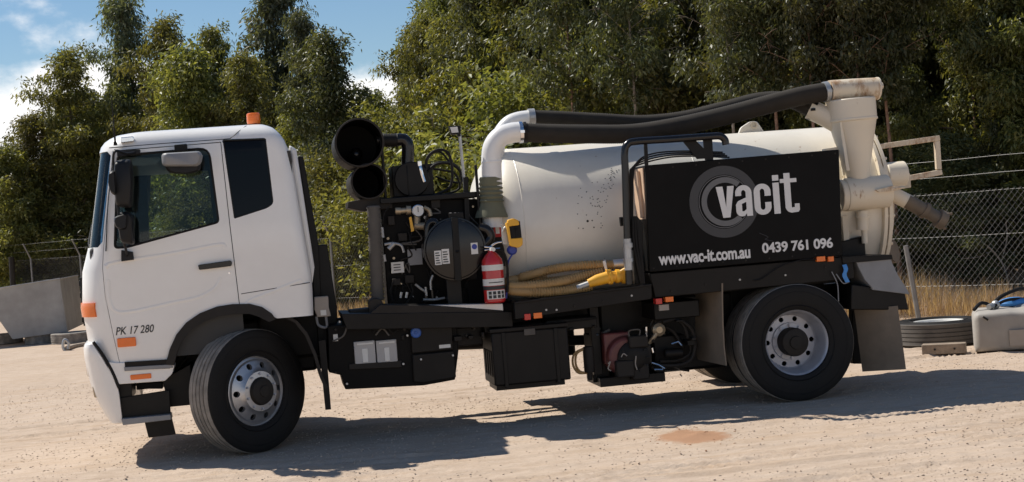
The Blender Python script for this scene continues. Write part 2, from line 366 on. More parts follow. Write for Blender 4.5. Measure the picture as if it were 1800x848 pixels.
glasses = [glasspart(WIN, -.3, .5, 'door_window', 'clear_glass'), glasspart(WIN, 1.9, 2.8, 'far_door_window', 'clear_glass'),
           glasspart(QWIN, -.3, .5, 'quarter_window', 'dark_glass'), glasspart(QWIN, 1.9, 2.8, 'far_quarter_window', 'dark_glass'),
           glasspart(SCR, -.5, 3, 'windscreen', 'screen_glass')]
drop(g0)
for poly, y0, y1 in ((WIN, -.3, .5), (WIN, 1.9, 2.8), (QWIN, -.3, .5), (QWIN, 1.9, 2.8), (SCR, -.5, 3)):
    c = MB().prism(poly, y0, y1).build('c', 'ink'); boolean(shell, c, 'DIFFERENCE'); drop(c)
DOOR = [(-.905, 2.70), (.012, 2.714), (.035, 2.0), (.066, 1.25), (.066, .7), (-.962, .7), (-.985, .90), (-1.02, 1.15), (-1.058, 1.47), (-1.062, 1.70), (-1.045, 1.86)]
cx = sum(p[0] for p in DOOR)/len(DOOR); cz = sum(p[1] for p in DOOR)/len(DOOR)
door = shell.copy(); door.data = shell.data.copy(); col.objects.link(door)
c = MB().prism([(cx+(x-cx)*.990, cz+(z-cz)*.9935) for x, z in DOOR], -.3, .27).build('c', 'ink'); boolean(door, c, 'INTERSECT'); drop(c)
c = MB().prism(DOOR, -.3, .29).build('c', 'ink'); boolean(shell, c, 'DIFFERENCE'); drop(c)
cab = finish(shell, 'cab', 'white_paint', truck, angle=28)
finish(door, 'door', 'white_paint', cab, angle=28)
for q, m in glasses: finish(q, q.name, m, cab)
# dark lining behind the door gap and window frames
MB().box(-1.02, .08, .112, .13, .9, 1.84).build('door_seal', 'ink', cab, False)
m = MB(); m.tube([(x, .05+.045*max(0, (z-1.9)/.8)+.006, z) for x, z in WIN], .011, 6, closed=True); m.build('window_rubber', 'rubber', cab)
m = MB(); m.tube([(x, .05+.045*max(0, (z-1.9)/.8)+.006, z) for x, z in QWIN], .008, 6, closed=True); m.build('window_rubber', 'rubber', cab)
# roof seam and pressed creases
def ysurf(z): return CW-float(np.interp(z, ZS, HW))
def surf_line(pts, r, name, m, parent, off=0.0, n=6):
    P = spline([(x, ysurf(z)+off, z) for x, z in pts], 6); return MB().tube(P, r, n).build(name, m, parent)
surf_line([(-.93, 2.725), (-.5, 2.732), (.03, 2.735), (.10, 2.745), (.16, 2.79), (.235, 2.845)], .0045, 'roof_seam', 'ink', cab, .002)
surf_line(xz([(190, 492), (193, 530), (204, 547), (230, 548), (300, 533), (350, 522), (378, 506), (388, 488)], .05), .040, 'pressed_crease', 'white_paint', cab, .0362, 20)
surf_line(xz([(186, 470), (205, 461), (300, 446), (385, 430), (396, 436)], .05), .040, 'pressed_crease', 'white_paint', cab, .0362, 20)
surf_line(xz([(428, 540), (440, 528), (470, 516), (530, 492)], .05), .040, 'pressed_crease', 'white_paint', cab, .0362, 20)
surf_line(xz([(424, 517), (545, 497)], .05), .004, 'panel_seam', 'ink', cab, .002)
surf_line(xz([(186, 442), (190, 350), (201, 262)], .05), .005, 'pillar_seam', 'ink', cab, .002)
# wheel arch flare
fl = [(-.60, .84), (-.555, .97), (-.49, 1.09), (-.40, 1.185), (-.28, 1.255), (-.13, 1.30), (0, 1.31), (.15, 1.30), (.25, 1.265), (.33, 1.20), (.36, 1.15)]
fi = [(-.53, .83), (-.49, .95), (-.43, 1.05), (-.35, 1.125), (-.25, 1.18), (-.12, 1.215), (0, 1.222), (.14, 1.215), (.21, 1.185), (.27, 1.15), (.30, 1.13)]
m = MB(); m.rings([[V((a[0], .03, a[1])), V((a[0], .50, a[1])), V((b[0], .50, b[1])), V((b[0], .022, b[1]))] for a, b in zip(fl, fi)])
m.build('arch_flare', 'black_dusty', cab)
m = MB(); m.rings([[V((a[0], .25, a[1])), V((a[0], 2.15, a[1])), V((a[0], 2.15, a[1]+.02)), V((a[0], .25, a[1]+.02))] for a in fi]); m.build('wheel_housing', 'black_steel', truck)
m = MB(); m.rings([[V((a[0], 2.37, a[1])), V((a[0], 1.95, a[1])), V((b[0], 1.95, b[1])), V((b[0], 2.378, b[1]))] for a, b in zip(fl, fi)]); m.build('arch_flare', 'black_dusty', cab)
# handle with its recess, key lock, lamps, decal lettering
m = MB(); m.lathe([(.001, -.004), (.055, -.004), (.066, .0)], at(376, 467, .05)+V((0, .001, 0)), (0, -1, 0), 24)
h = m.build('handle_recess', 'white_paint', cab)
m = MB(); m.prism(roundpoly(xz([(348, 466), (405, 458), (408, 461), (407, 468), (350, 475)], .02), .012), .012, .040); m.build('door_handle', 'black_gloss', cab, bevel=.004)
MB().cyl(at(403, 480, .05)+V((0, -.004, 0)), at(403, 480, .05)+V((0, .01, 0)), .009, 12).build('key_lock', 'chrome', cab)
X0, X1, Z0, Z1 = pb(203, 573, 271, 587, .05); text('PK 17 280', X0, X1, Z0, Z1, .0490, 'ink', cab, bold=.01, shear=.25)
def lamp(x0, y0, x1, y1, Y, d, m, par, name='marker_lamp', rad=.01):
    X0, X1, Z0, Z1 = pb(x0, y0, x1, y1, Y)
    return MB().prism(roundpoly([(X0, Z0), (X1, Z0), (X1, Z1), (X0, Z1)], rad), Y, Y+d).build(name, m, par, bevel=.004)
lamp(206, 594, 239, 610, .035, .04, 'orange_lens', cab, 'side_indicator')
m = MB(); rr = []
for z, zz in ((1.295, 0), (1.31, 1), (1.37, 1), (1.405, 1), (1.415, 0)):
    a, h = np.interp(z, ZS, XF), np.interp(z, ZS, HW); o = outline(a-.012, 0, h+.012*1, .26, .34, .1)[8:20]
    i_ = outline(a+.02, 0, h-.02, .26, .34, .1)[8:20]
    k0 = 4
    rr.append([V((x, y, z)) for x, y in o[k0:]]+[V((x, y, z)) for x, y in i_[k0:][::-1]] if zz else [V((x, y, z)) for x, y in o[4:]]+[V((x, y, z)) for x, y in i_[4:][::-1]])
m.rings(rr); m.build('corner_indicator', 'orange_lens', cab)
# grille and headlamps on the front
m = MB()
for k in range(4): m.box(-1.366, -1.25, .90, 1.50, 1.22+.11*k, 1.27+.11*k)
m.box(-1.352, -1.25, .88, 1.52, 1.19, 1.63); m.build('grille', 'black_paint', cab, bevel=.006)
MB().tube(spline([(-1.17, .42, 1.88), (-1.24, .8, 1.93), (-1.235, 1.15, 2.1)], 6), .008, 6).build('wiper', 'rubber', cab)
# lower step panel, bumper
m = MB(); m.prism(roundpoly(xz([(187, 637), (307, 641), (303, 657), (290, 670), (205, 676), (192, 655)], .05), .015), .045, .30); sp = m.build('step_panel', 'white_paint', truck, bevel=.006)
m = MB(); m.pprism([(219, 637), (299, 632), (299, 648), (220, 652)], .040, .06); m.build('step_recess', 'black_steel', sp)
m = MB(); m.pprism([(218, 646), (302, 641), (304, 647), (219, 653)], .028, .10); m.build('step_tread', 'grey_housing', sp, bevel=.003)
lamp(229, 658, 266, 667, .036, .03, 'orange_lens', sp)
def bump_out(xf, xe, hw, rx, ry):
    o = []; y0, y1 = CW-hw, CW+hw
    o.append((xe, y0))
    for i in range(0, 11): a = i/10*math.pi/2; o.append((xf+rx-rx*math.sin(a), y0+ry-ry*math.cos(a)))
    for i in range(1, 6): o.append((xf-.04*math.sin(math.pi*i/6), y0+ry+(y1-y0-2*ry)*i/6))
    for i in range(0, 11): a = i/10*math.pi/2; o.append((xf+rx-rx*math.cos(a), y1-ry+ry*math.sin(a)))
    o.append((xe, y1)); o.append((xe, y1-.05)); o.append((xf+rx+.02, y1-.05)); o.append((xf+rx+.02, y0+.05)); o.append((xe, y0+.05)); return o
m = MB(); rr = []
for z, xf, xe, hw, rx in ((.365, -1.10, -1.008, 1.10, .07), (.375, -1.13, -1.002, 1.125, .10), (.44, -1.165, -1.0, 1.14, .13), (.62, -1.245, -1.006, 1.155, .17), (.66, -1.252, -1.010, 1.157, .17), (.80, -1.282, -1.055, 1.16, .17), (.95, -1.298, -1.125, 1.16, .14), (1.03, -1.298, -1.17, 1.155, .10), (1.065, -1.285, -1.19, 1.14, .08), (1.075, -1.265, -1.20, 1.12, .06)):
    rr.append([V((x, y, z)) for x, y in bump_out(xf, xe, hw, rx, .3)])
m.rings(rr); bumper = m.build('bumper', 'white_paint', truck)
m = MB(); m.tube(spline([(-1.185, .06, 1.085), (-1.12, .05, .98), (-1.05, .048, .83), (-1.0, .05, .68)], 6), .014, 8); m.build('bumper_gap', 'rubber', truck)
m = MB(); m.prism(roundpoly([(-1.262, .78), (-1.225, .78), (-1.242, .955), (-1.272, .955)], .012), .185, .26); m.build('fog_lamp', 'chrome', bumper, bevel=.004)
m = MB(); m.prism(roundpoly([(-1.226, .60), (-1.19, .60), (-1.205, .70), (-1.238, .70)], .012), .175, .26); m.build('bumper_lamp', 'brass', bumper, bevel=.004)
for y in (.62, 1.78): MB().box(-1.312, -1.25, y-.15, y+.15, .76, .92).build('headlamp', 'chrome', bumper, bevel=.02)
MB().box(-1.262, -1.20, .95, 1.45, .50, .61).build('number_plate', 'white_label', bumper)
# steps under the cab
m = MB(); m.pprism([(208, 700), (298, 686), (300, 732), (214, 740)], .12, .03); m.pprism([(206, 676), (232, 674), (232, 700), (208, 702)], .14, .4); m.pprism([(285, 668), (335, 640), (338, 712), (297, 716)], .30, .5)
m.pprism([(240, 675), (286, 672), (286, 684), (262, 684), (240, 686)], .5, .2)
st = m.build('step_bracket', 'black_paint', truck, bevel=.006)
m = MB(); m.pprism([(213, 737), (299, 729), (301, 738), (216, 748)], .03, .22); m.build('step_tread', 'grey_housing', st, bevel=.004)
m = MB(); m.pprism([(254, 742), (302, 735), (309, 764), (261, 770)], .10, .025); m.build('rubber_skirt', 'black_steel', st, bevel=.004)
# roof: beacon, side lamp, aerial
b0 = at(446, 214, .55); bz = 2.862
m = MB(); m.lathe([(.055, 0), (.060, .004), (.060, .018), (.056, .020)], (b0.x, .55, bz), (0, 0, 1), 24, True, True); bc = m.build('beacon', 'black_paint', truck)
m = MB(); m.lathe([(.056, .02), (.060, .03), (.059, .105), (.057, .112), (.050, .117)], (b0.x, .55, bz), (0, 0, 1), 28, False, True)
for k in range(3): m.lathe([(.0605, .045+.02*k), (.0618, .05+.02*k), (.0605, .055+.02*k)], (b0.x, .55, bz), (0, 0, 1), 28)
m.build('beacon_lens', 'orange_lens', bc)
p = at(223, 246, .12); m = MB(); m.prism(roundpoly(xz([(211, 242), (235, 240), (236, 249), (212, 252)], .09), .012), .078, .14); m.build('roof_lamp', 'chrome', cab, bevel=.006)
a0, a1 = at(203, 256, .06), at(196, 171, .02); m = MB(); m.tube([a0, a0.lerp(a1, .3), a1], lambda i: (.010, .006, .003)[i], 8); m.tube([a0+V((0, 0, .0)), a0.lerp(a1, .08)], .016, 8); m.build('aerial', 'rubber', truck)
# mirrors
Ym = -.22
m = MB(); m.tube(spline([at(240, 268, .05), at(222, 270, -.1), at(203, 266, Ym), at(199, 285, Ym), at(203, 330, Ym), at(212, 400, Ym), at(222, 442, -.06), at(224, 452, .05)], 6), .012, 8)
m.pprism([(205, 264), (246, 263), (246, 271), (206, 276)], .02, .05); m.pprism([(213, 440), (233, 443), (235, 457), (213, 460)], .0, .06); mi = m.build('mirror_arm', 'mirror_housing', truck, bevel=.004)
def housing(pts, Y, d, name, mm, par):
    P = roundpoly(xz(pts, Y), .035, 5); cx_ = sum(p[0] for p in P)/len(P); cz_ = sum(p[1] for p in P)/len(P); rr = []
    for t, s in ((0, .80), (.015, .90), (.045, .97), (d*.5, 1), (d-.02, .99), (d, .94)):
        rr.append([V((cx_+(x-cx_)*s, Y+t, cz_+(z-cz_)*s)) for x, z in P])
    return MB().rings(rr).build(name, mm, par, angle=50)
housing([(199, 282), (229, 278), (233, 320), (230, 366), (203, 364), (198, 330)], Ym-.06, .20, 'mirror_housing', 'mirror_housing', mi)
housing([(190, 302), (201, 298), (204, 345), (194, 340), (189, 325)], Ym-.09, .10, 'mirror_trim', 'mirror_housing', mi)
housing([(205, 374), (224, 371), (234, 380), (235, 432), (211, 428), (206, 400)], Ym-.03, .16, 'mirror_housing', 'mirror_housing', mi)
housing([(198, 382), (224, 373), (222, 405), (202, 402)], Ym-.08, .10, 'mirror_housing', 'mirror_housing', mi)
m = MB(); m.pprism([(306, 255), (328, 253), (329, 265), (307, 267)], -.02, .10); km = m.build('kerb_mirror_bracket', 'rubber', truck, bevel=.004)
housing([(282, 269), (350, 265), (356, 272), (353, 286), (346, 292), (284, 292)], -.20, .16, 'kerb_mirror', 'grey_housing', km)
housing([(286, 286), (354, 282), (352, 300), (330, 306), (296, 304)], -.10, .10, 'kerb_mirror', 'mirror_housing', km)
# interior: dash, wheel, seats, rear wall trim
m = MB(); m.prism([(-1.18, 1.0), (-.80, 1.0), (-.74, 1.55), (-.80, 1.83), (-1.0, 1.92), (-1.17, 1.88)], .15, 2.25); m.build('dashboard', 'interior', truck, bevel=.03)
m = MB(); c0 = V((-.62, 1.72, 1.86)); ax = V((-.55, 0, .83)); m.lathe([(.205+.016*math.cos(t), .016*math.sin(t)) for t in [k*math.pi/4 for k in range(8)]], c0, ax, 28, loop=True)
m.cyl(c0-ax*.5, c0-ax*.03, .03); a_, u_, w_ = ortho(ax)
for k in (0, 2.1, 4.2): m.cyl(c0-a_*.03, c0+(u_*math.cos(k)+w_*math.sin(k))*.2, .014, 8)
m.build('steering_wheel', 'interior', truck)
for y in (.35, 1.45):
    m = MB(); m.box(-.40, .15, y, y+.52, 1.35, 1.55); m.prism([(.0, 1.5), (.16, 1.5), (.26, 2.16), (.16, 2.2), (.10, 2.14)], y, y+.52); m.build('seat', 'interior', truck, bevel=.04, seg=3)
m = MB(); m.prism([(-.98, 2.56), (-.55, 2.56), (-.50, 2.62), (-.98, 2.68)], .25, 2.15); m.build('overhead_shelf', 'interior_light', truck, bevel=.02)
o_ = xz([(258, 306), (366, 300), (376, 396), (262, 420)], 2.14)
for q_ in ([(-1.0, 2.72), (.05, 2.72), o_[1], o_[0]], [(.05, 2.72), (.05, 1.6), o_[2], o_[1]], [(.05, 1.6), (-1.05, 1.6), o_[3], o_[2]], [(-1.05, 1.6), (-1.0, 2.72), o_[0], o_[3]]): MB().prism(q_, 2.14, 2.19).build('far_door_trim', 'interior', truck, False)
MB().box(.42, .60, .13, 2.25, 1.3, 2.6).build('rear_wall', 'interior', truck, False)
m = MB(); m.tube(spline([(-.92, 2.24, 1.9), (-.82, 2.24, 2.3), (-.78, 2.22, 2.62)], 5), .035, 8); m.build('pillar_trim', 'interior_light', truck)
MB().tube(spline([(-.80, .22, 2.0), (-.77, .18, 2.12), (-.78, .18, 2.3), (-.80, .22, 2.42)], 5), .014, 8).build('grab_handle', 'interior', truck)
# behind the cab: air duct, latch column, junction box
m = MB(); m.pprism([(508, 255), (521, 262), (553, 470), (549, 500)], .35, 1.6); m.build('cab_rear_fairing', 'white_paint', truck, bevel=.02)
m = MB(); m.pprism([(524, 275), (533, 275), (560, 430), (566, 555), (553, 560), (548, 440)], .55, .9); m.pprism([(545, 432), (575, 430), (592, 540), (596, 620), (560, 620), (552, 500)], .6, .3); m.build('cab_mount', 'black_paint', truck, bevel=.008)
m = MB(); m.pprism([(553, 523), (577, 521), (578, 541), (582, 556), (558, 558), (553, 545)], .3, .12); jb = m.build('junction_box', 'grey_box', truck, bevel=.006)
m = MB(); m.pprism([(563, 546), (573, 545), (574, 554), (564, 555)], .297, .01); m.build('label', 'white_label', jb)
m = MB(); m.tube(spline([at(556, 557, .33), at(560, 572, .33), at(574, 575, .33), at(573, 556, .33)], 5), .012, 8); m.build('cable', 'grey_housing', truck)

# ---- wheels
def tyre_profile(w, R_=.525):
    half = [(.292, .040), (.300, .022), (.335, .006), (.39, .0), (.44, .0), (.485, .003), (.507, .008), (.518, .014), (.523, .022)]
    p = list(half); y = .024; nr = 5; gw = .013; rw_ = (w-2*.024-gw*(nr-1))/nr
    for k in range(nr):
        p += [(R_-.003 if k in (0, nr-1) else R_, y), (R_-.003 if k in (0, nr-1) else R_, y+rw_)]
        if k < nr-1: p += [(R_-.014, y+rw_+.001), (R_-.014, y+rw_+gw-.001)]
        y += rw_+gw
    return p+[(r, w-h) for r, h in half[::-1]]
def tyre_mesh(w, name):
    p = tyre_profile(w); m = MB(); k = len(p)
    m.lathe(p, (0, 0, 0), (0, 1, 0), 64)
    n = 64; mi = []
    for i in range(k-1): mi += [1 if (p[i][0] > .507 and p[i+1][0] > .507) else 0]*n
    m.m = mi
    # raised moulding rings on the sidewall
    for r in (.335, .455): m.lathe([(r-.006, .004), (r, -.003), (r+.006, .003)], (0, .002, 0), (0, 1, 0), 64)
    return m
tyre_me = tyre_mesh(.28, 't').build('tyre', ['rubber', 'tread_rubber']).data; bpy.data.objects.remove(bpy.data.objects['tyre'])
def nuts(r, y, n, s=.014, h=.03, out=-1):
    m = MB()
    for k in range(n):
        a = 2*math.pi*(k+.5)/n; c = V((r*math.cos(a), y, r*math.sin(a))); m.cyl(c, c+V((0, out*h, 0)), s, 6); m.cyl(c, c+V((0, out*h*.3, 0)), s*1.4, 10)
    return m
def one_nut(s, h):
    m = MB(); m.cyl((0, 0, 0), (0, -h, 0), s, 6); m.cyl((0, 0, 0), (0, -h*.3, 0), s*1.35, 10); o = m.build('n', 'steel_rim'); me = o.data; bpy.data.objects.remove(o); return me
def disc_with_holes(prof, rh, hr, n, y, name, mm):
    o = MB().lathe(prof, (0, 0, 0), (0, 1, 0), 60, loop=True).build(name, mm)
    cm = MB()
    for k in range(n):
        a = 2*math.pi*k/n; c = V((rh*math.cos(a), y-.15, rh*math.sin(a))); cm.cyl(c, c+V((0, .3, 0)), hr, 14)
    c = cm.build('c', 'ink'); boolean(o, c, 'DIFFERENCE'); drop(c)
    o.data.materials.clear(); o.data.materials.append(MATS[mm]); o.data.polygons.foreach_set('material_index', [0]*len(o.data.polygons)); o.data.shade_smooth(); o.data.set_sharp_from_angle(angle=R(32))
    me = o.data; bpy.data.objects.remove(o); return me
front_rim = disc_with_holes([(.296, .030), (.300, .042), (.288, .060), (.268, .052), (.258, .030), (.235, .018), (.205, .006), (.178, -.012), (.168, -.030), (.120, -.034), (.120, -.015), (.160, -.010), (.185, .022), (.225, .045), (.250, .09), (.262, .22), (.290, .23), (.304, .10), (.304, .032)], .222, .0265, 10, .03, 'rim', 'alloy_rim')
rear_rim = disc_with_holes([(.297, .028), (.300, .040), (.292, .048), (.283, .058), (.272, .075), (.270, .13), (.258, .155), (.254, .20), (.246, .235), (.235, .245), (.170, .240), (.166, .215), (.125, .212), (.125, .235), (.16, .262), (.25, .265), (.268, .22), (.278, .14), (.285, .08), (.290, .25), (.302, .25), (.304, .05)], .208, .023, 10, .25, 'rim', 'steel_rim')
back_rim = MB().lathe([(.292, .04), (.27, .06), (.26, .2), (.02, .2), (.02, .21), (.27, .21), (.292, .24)], (0, 0, 0), (0, 1, 0), 40).build('r', 'black_steel').data; bpy.data.objects.remove(bpy.data.objects['r'])
fn_me = one_nut(.0085, .014); rn_me = one_nut(.013, .024)
fh_me = MB().lathe([(.118, .02), (.118, -.045), (.108, -.065), (.085, -.072), (.05, -.074), (.046, -.084), (.001, -.085)], (0, 0, 0), (0, 1, 0), 32).build('h', 'black_dusty').data; bpy.data.objects.remove(bpy.data.objects['h'])
rh_me = MB().lathe([(.128, .26), (.128, .10), (.118, .075), (.09, .068), (.06, .066), (.055, .05), (.001, .048)], (0, 0, 0), (0, 1, 0), 32).build('h', 'black_dusty').data; bpy.data.objects.remove(bpy.data.objects['h'])
def wheel(loc, rz, pieces, sc_=1.0, name='wheel'):
    e = bpy.data.objects.new(name, None); e.empty_display_size = .2; col.objects.link(e); e.parent = truck
    e.location = V(loc)-V(truck.location); e.rotation_euler = (0, 0, rz); e.scale = (sc_,)*3
    for nm, me in pieces:
        if nm == 'wheel_nut':
            r, y, me = me
            for k in range(10):
                a = 2*math.pi*(k+.5)/10; o = bpy.data.objects.new(nm, me); col.objects.link(o); o.parent = e; o.location = (r*math.cos(a), y, r*math.sin(a))
            continue
        o = bpy.data.objects.new(nm, me); col.objects.link(o); o.parent = e
    return e
shade_disc_me = MB().lathe([(.26, .12), (.02, .12)], (0, 0, 0), (0, 1, 0), 24).build('h', 'ink').data; bpy.data.objects.remove(bpy.data.objects['h'])  # black disc standing in for the shade behind the front rim holes
FP = [('shade_disc', shade_disc_me), ('tyre', tyre_me), ('rim', front_rim), ('wheel_nut', (.148, -.034, fn_me)), ('hub', fh_me)]
ST = R(39)
wheel((.165, .10, .537), ST, FP, 1.03); wheel((0, 2.30, .522), R(180)+R(33), FP[:3])
RX = 5.03
wheel((RX, -.005, .535), 0, [('tyre', tyre_me), ('rim', rear_rim), ('wheel_nut', (.147, .213, rn_me)), ('hub', rh_me)], 1.025); wheel((RX, .345, .522), 0, [('tyre', tyre_me), ('rim', back_rim)])
wheel((RX, 2.42, .522), R(180), [('tyre', tyre_me), ('rim', rear_rim), ('hub', rh_me)]); wheel((RX, 2.075, .522), R(180), [('tyre', tyre_me), ('rim', back_rim)])
m = MB(); m.cyl((RX, .3, .52), (RX, 2.1, .52), .09, 14); m.sphere((RX, 1.2, .52), .25); m.build('rear_axle', 'black_steel', truck)
m = MB(); m.box(-.07, .07, .5, 1.9, .40, .52); m.cyl((0, .42, .35), (0, .42, .75), .06); m.cyl((0, 1.98, .35), (0, 1.98, .75), .06); m.build('front_axle', 'black_steel', truck)
for y in (.75, 1.55):
    m = MB(); m.box(-1.0, 6.15, y, y+.08, .78, 1.03); m.build('chassis_rail', 'black_steel', truck, bevel=.008)
    for X in (0, RX):
        m = MB()
        for k in range(4): m.tube(spline([(X-.7+.1*k, y+.04, .76-.02*k), (X, y+.04, .60-.02*k), (X+.7-.1*k, y+.04, .76-.02*k)], 5), .022, 6)
        m.build('leaf_spring', 'black_steel', truck)
m = MB(); m.box(-.95, .7, .70, 1.70, .62, 1.12); m.box(.7, 1.6, 1.0, 1.4, .60, .95); m.cyl((1.6, 1.2, .72), (4.8, 1.2, .56), .05); m.box(.2, .78, .62, .74, .75, 1.2); m.box(.05, .85, 1.0, 1.5, .8, 1.6); m.build('engine_gearbox_infill', 'black_steel', truck, bevel=.03)  # last two boxes are dark infill added to close the bright arch gap
for k in range(14):
    x, y, z = rnd.uniform(-.5, .4), rnd.uniform(.45, .7), rnd.uniform(.55, 1.1); MB().tube(spline([(x, y, z), (x+rnd.uniform(-.15, .15), y-.05, z+rnd.uniform(-.1, .1)), (x+rnd.uniform(-.25, .25), y, z+rnd.uniform(-.2, .2))], 4), .012, 6).build('brake_line', 'black_dusty', truck)
# guard behind the front wheel
g = [(.42, 1.16), (.52, 1.10), (.60, .98), (.66, .80), (.70, .60), (.735, .50)]
m = MB(); m.rings([[V((x, .10, z)), V((x, .62, z)), V((x+.025, .62, z+.015)), V((x+.025, .10, z+.015))] for x, z in g]); m.build('front_mudguard', 'black_dusty', truck)
m = MB(); m.pprism([(560, 600), (572, 598), (582, 720), (572, 721)], .22, .03); m.build('rubber_skirt', 'black_steel', truck)
# ---- tank
TR, TZ = .775, 1.758
m = MB(); prof = []
for k in range(9): a = k/8*math.pi/2; prof.append((max(.02, TR*math.sin(a)**.8), 2.26+.40*(1-math.cos(a))))
prof += [(TR, 2.9), (TR, 3.5), (TR, 4.5), (TR, 5.5), (TR, 6.12)]
m.lathe(prof, (0, CW, TZ), (1, 0, 0), 72, True, True); tank = m.build('tank', 'tank_paint', truck)
for x in (2.665, 4.35): MB().lathe([(TR-.002, x-.008), (TR+.0035, x), (TR-.002, x+.008)], (0, CW, TZ), (1, 0, 0), 72).build('weld_seam', 'tank_paint', tank)
m = MB(); m.lathe([(TR-.05, 6.10), (TR+.065, 6.10), (TR+.065, 6.135), (TR-.05, 6.135)], (0, CW, TZ), (1, 0, 0), 72, loop=True); fl_ = m.build('tank_flange', 'cream_worn', tank)
m = MB(); m.lathe([(TR-.05, 6.150), (TR+.065, 6.150), (TR+.065, 6.185), (TR-.02, 6.20), (TR-.2, 6.31), (.35, 6.38), (.02, 6.40)], (0, CW, TZ), (1, 0, 0), 72); dr = m.build('rear_door', 'cream_worn', tank)
for k in range(18):
    a = 2*math.pi*(k+.5)/18; c = V((6.095, CW+(TR+.035)*math.cos(a), TZ+(TR+.035)*math.sin(a))); MB().cyl(c, c+V((.115, 0, 0)), .016, 6).build('clamp_bolt', 'cream_rusty', dr)
# lifting lug on top, small fittings and weld spatter on the side
m = MB(); L0 = at(1322, 222, 1.2); m.prism(roundpoly([(L0.x-.16, 2.50), (L0.x-.12, 2.585), (L0.x-.02, 2.64), (L0.x+.05, 2.635), (L0.x+.13, 2.50)], .02), 1.18, 1.22); lug = m.build('lifting_lug', 'tank_paint', tank, bevel=.006)
m = MB(); m.lathe([(.02, 0), (.034, .002), (.034, .01), (.02, .012)], (L0.x+.01, 1.178, 2.60), (0, -1, 0), 16); m.build('lug_eye', 'cream_rusty', lug)
def tank_pt(px, py):                             # where a sight line meets the barrel
    d = ray(px, py); o = CAM; A = d.y**2+d.z**2; B = 2*(d.y*(o.y-CW)+d.z*(o.z-TZ)); Cc = (o.y-CW)**2+(o.z-TZ)**2-(TR+.001)**2
    q = B*B-4*A*Cc; return None if q < 0 else o+d*((-B-math.sqrt(q))/(2*A))
m = MB(); r2 = random.Random(3)
for k in range(70):
    if k < 50: t = r2.random(); x, y = 1046+t*36+r2.gauss(0, 5), 372-t*80+r2.gauss(0, 9)
    else: x, y = r2.uniform(1015, 1060), r2.uniform(320, 410)
    p = tank_pt(x, y)
    if p: nrm = V((0, p.y-CW, p.z-TZ)).normalized(); m.lathe([(.001, .0022), (r2.uniform(.0015, .004), .001), (.006, -.002)], p, nrm, 5)
for x, y, s in ((1033, 389, .012), (1041, 388, .007), (1025, 402, .006), (1044, 400, .007), (1016, 358, .005)):
    p = tank_pt(x, y); nrm = V((0, p.y-CW, p.z-TZ)).normalized(); m.lathe([(.001, .003), (s, .001), (s, -.002)], p, nrm, 6)
o = m.build('mud_spatter', 'crack', tank); o['kind'] = 'stuff'
for x in (2.9, 4.2, 5.6):
    m = MB(); m.prism([(x-.1, 1.03), (x+.1, 1.03), (x+.1, 1.25), (x-.1, 1.25)], .65, 1.75); m.build('tank_saddle', 'black_steel', truck, bevel=.01)
m = MB(); m.box(2.35, 6.1, .45, 1.95, 1.03, 1.09); m.build('deck_plate', 'black_steel', truck)

# ---- white riser pipes, canvas boot, black suction hoses
def pipe(P, r, name, mm, par, n=20, sp=8): return MB().tube(spline(P, sp), r, n).build(name, mm, par)
Y1 = .50
riser = pipe([at(866, 400, Y1), at(865, 330, Y1), at(864, 282, Y1), at(867, 258, Y1), at(880, 241, Y1), at(899, 234, Y1), at(918, 232, Y1)], .094, 'riser_pipe', 'white_paint', truck, 28)
MB().lathe([(.0945, -.012), (.0965, -.008), (.0965, .008), (.0945, .012)], at(864, 285, Y1), (0, 0, 1), 28).build('weld_ring', 'white_paint', riser)
riser2 = pipe([at(872, 300, .95), at(874, 255, .95), at(880, 236, .95), at(893, 219, .95), at(910, 211, .95), at(936, 207, .95)], .075, 'riser_pipe', 'white_paint', truck, 24)
def ribbed(P, r, name, mm, par, step=.009, amp=.0032, n=22):
    Q = resample(spline(P, 14), step); return MB().tube(Q, lambda i: r+(amp if i % 2 else -amp), n).build(name, mm, par, angle=80)
def band(p, ax, r, name, mm, par, w_=.016):
    a, u, w2 = ortho(ax); m = MB(); m.lathe([(r-.01, -w_), (r+.004, -w_), (r+.004, w_), (r-.01, w_)], p, ax, 28)
    b = p+u*(r+.008); m.box(b.x-.02, b.x+.02, b.y-.012, b.y+.012, b.z-.012, b.z+.012); return m.build(name, mm, par)
YC = .40
H1 = [at(918, 233, Y1), at(960, 235, Y1), at(1030, 236, Y1), at(1110, 235, Y1), at(1190, 223, .47), at(1270, 205, .45), at(1350, 184, YC), at(1410, 169, YC), at(1457, 161, YC)]
h1 = ribbed(H1, .087, 'suction_hose', 'hose_rubber', truck)
band(at(915, 233, Y1), V((1, 0, 0)), .096, 'hose_clamp', 'chrome', h1); band(at(923, 233, Y1), V((1, 0, 0)), .094, 'hose_clamp', 'black_steel', h1, .01)
band(at(1452, 162, YC), at(1457, 161, YC)-at(1430, 165, YC), .094, 'hose_clamp', 'galvanised', h1, .022)
H2 = [at(932, 207, .95), at(985, 209, .95), at(1060, 213, .95), at(1130, 216, .95), at(1200, 209, .92), at(1270, 192, .85), at(1335, 176, .75), at(1385, 176, .62), at(1425, 193, .52)]
h2 = ribbed(H2, .072, 'suction_hose', 'hose_rubber', truck); band(at(934, 207, .95), V((1, 0, 0)), .081, 'hose_clamp', 'galvanised', h2, .03)
c = at(866, 383, Y1); prof = []
z0 = at(862, 383, Y1).z; z1 = at(862, 314, Y1).z
for z, r in ((0, .150), (.02, .148), (.10, .118), (.14, .108), (.15, .122), (.17, .104), (.19, .118), (.21, .102), (.23, .115), (.25, .101), (.27, .113), (.29, .099), (.31, .110), (.33, .098), (.35, .106), (.37, .097), (1, .097)):
    prof.append((r, z if z < .9 else z1-z0))
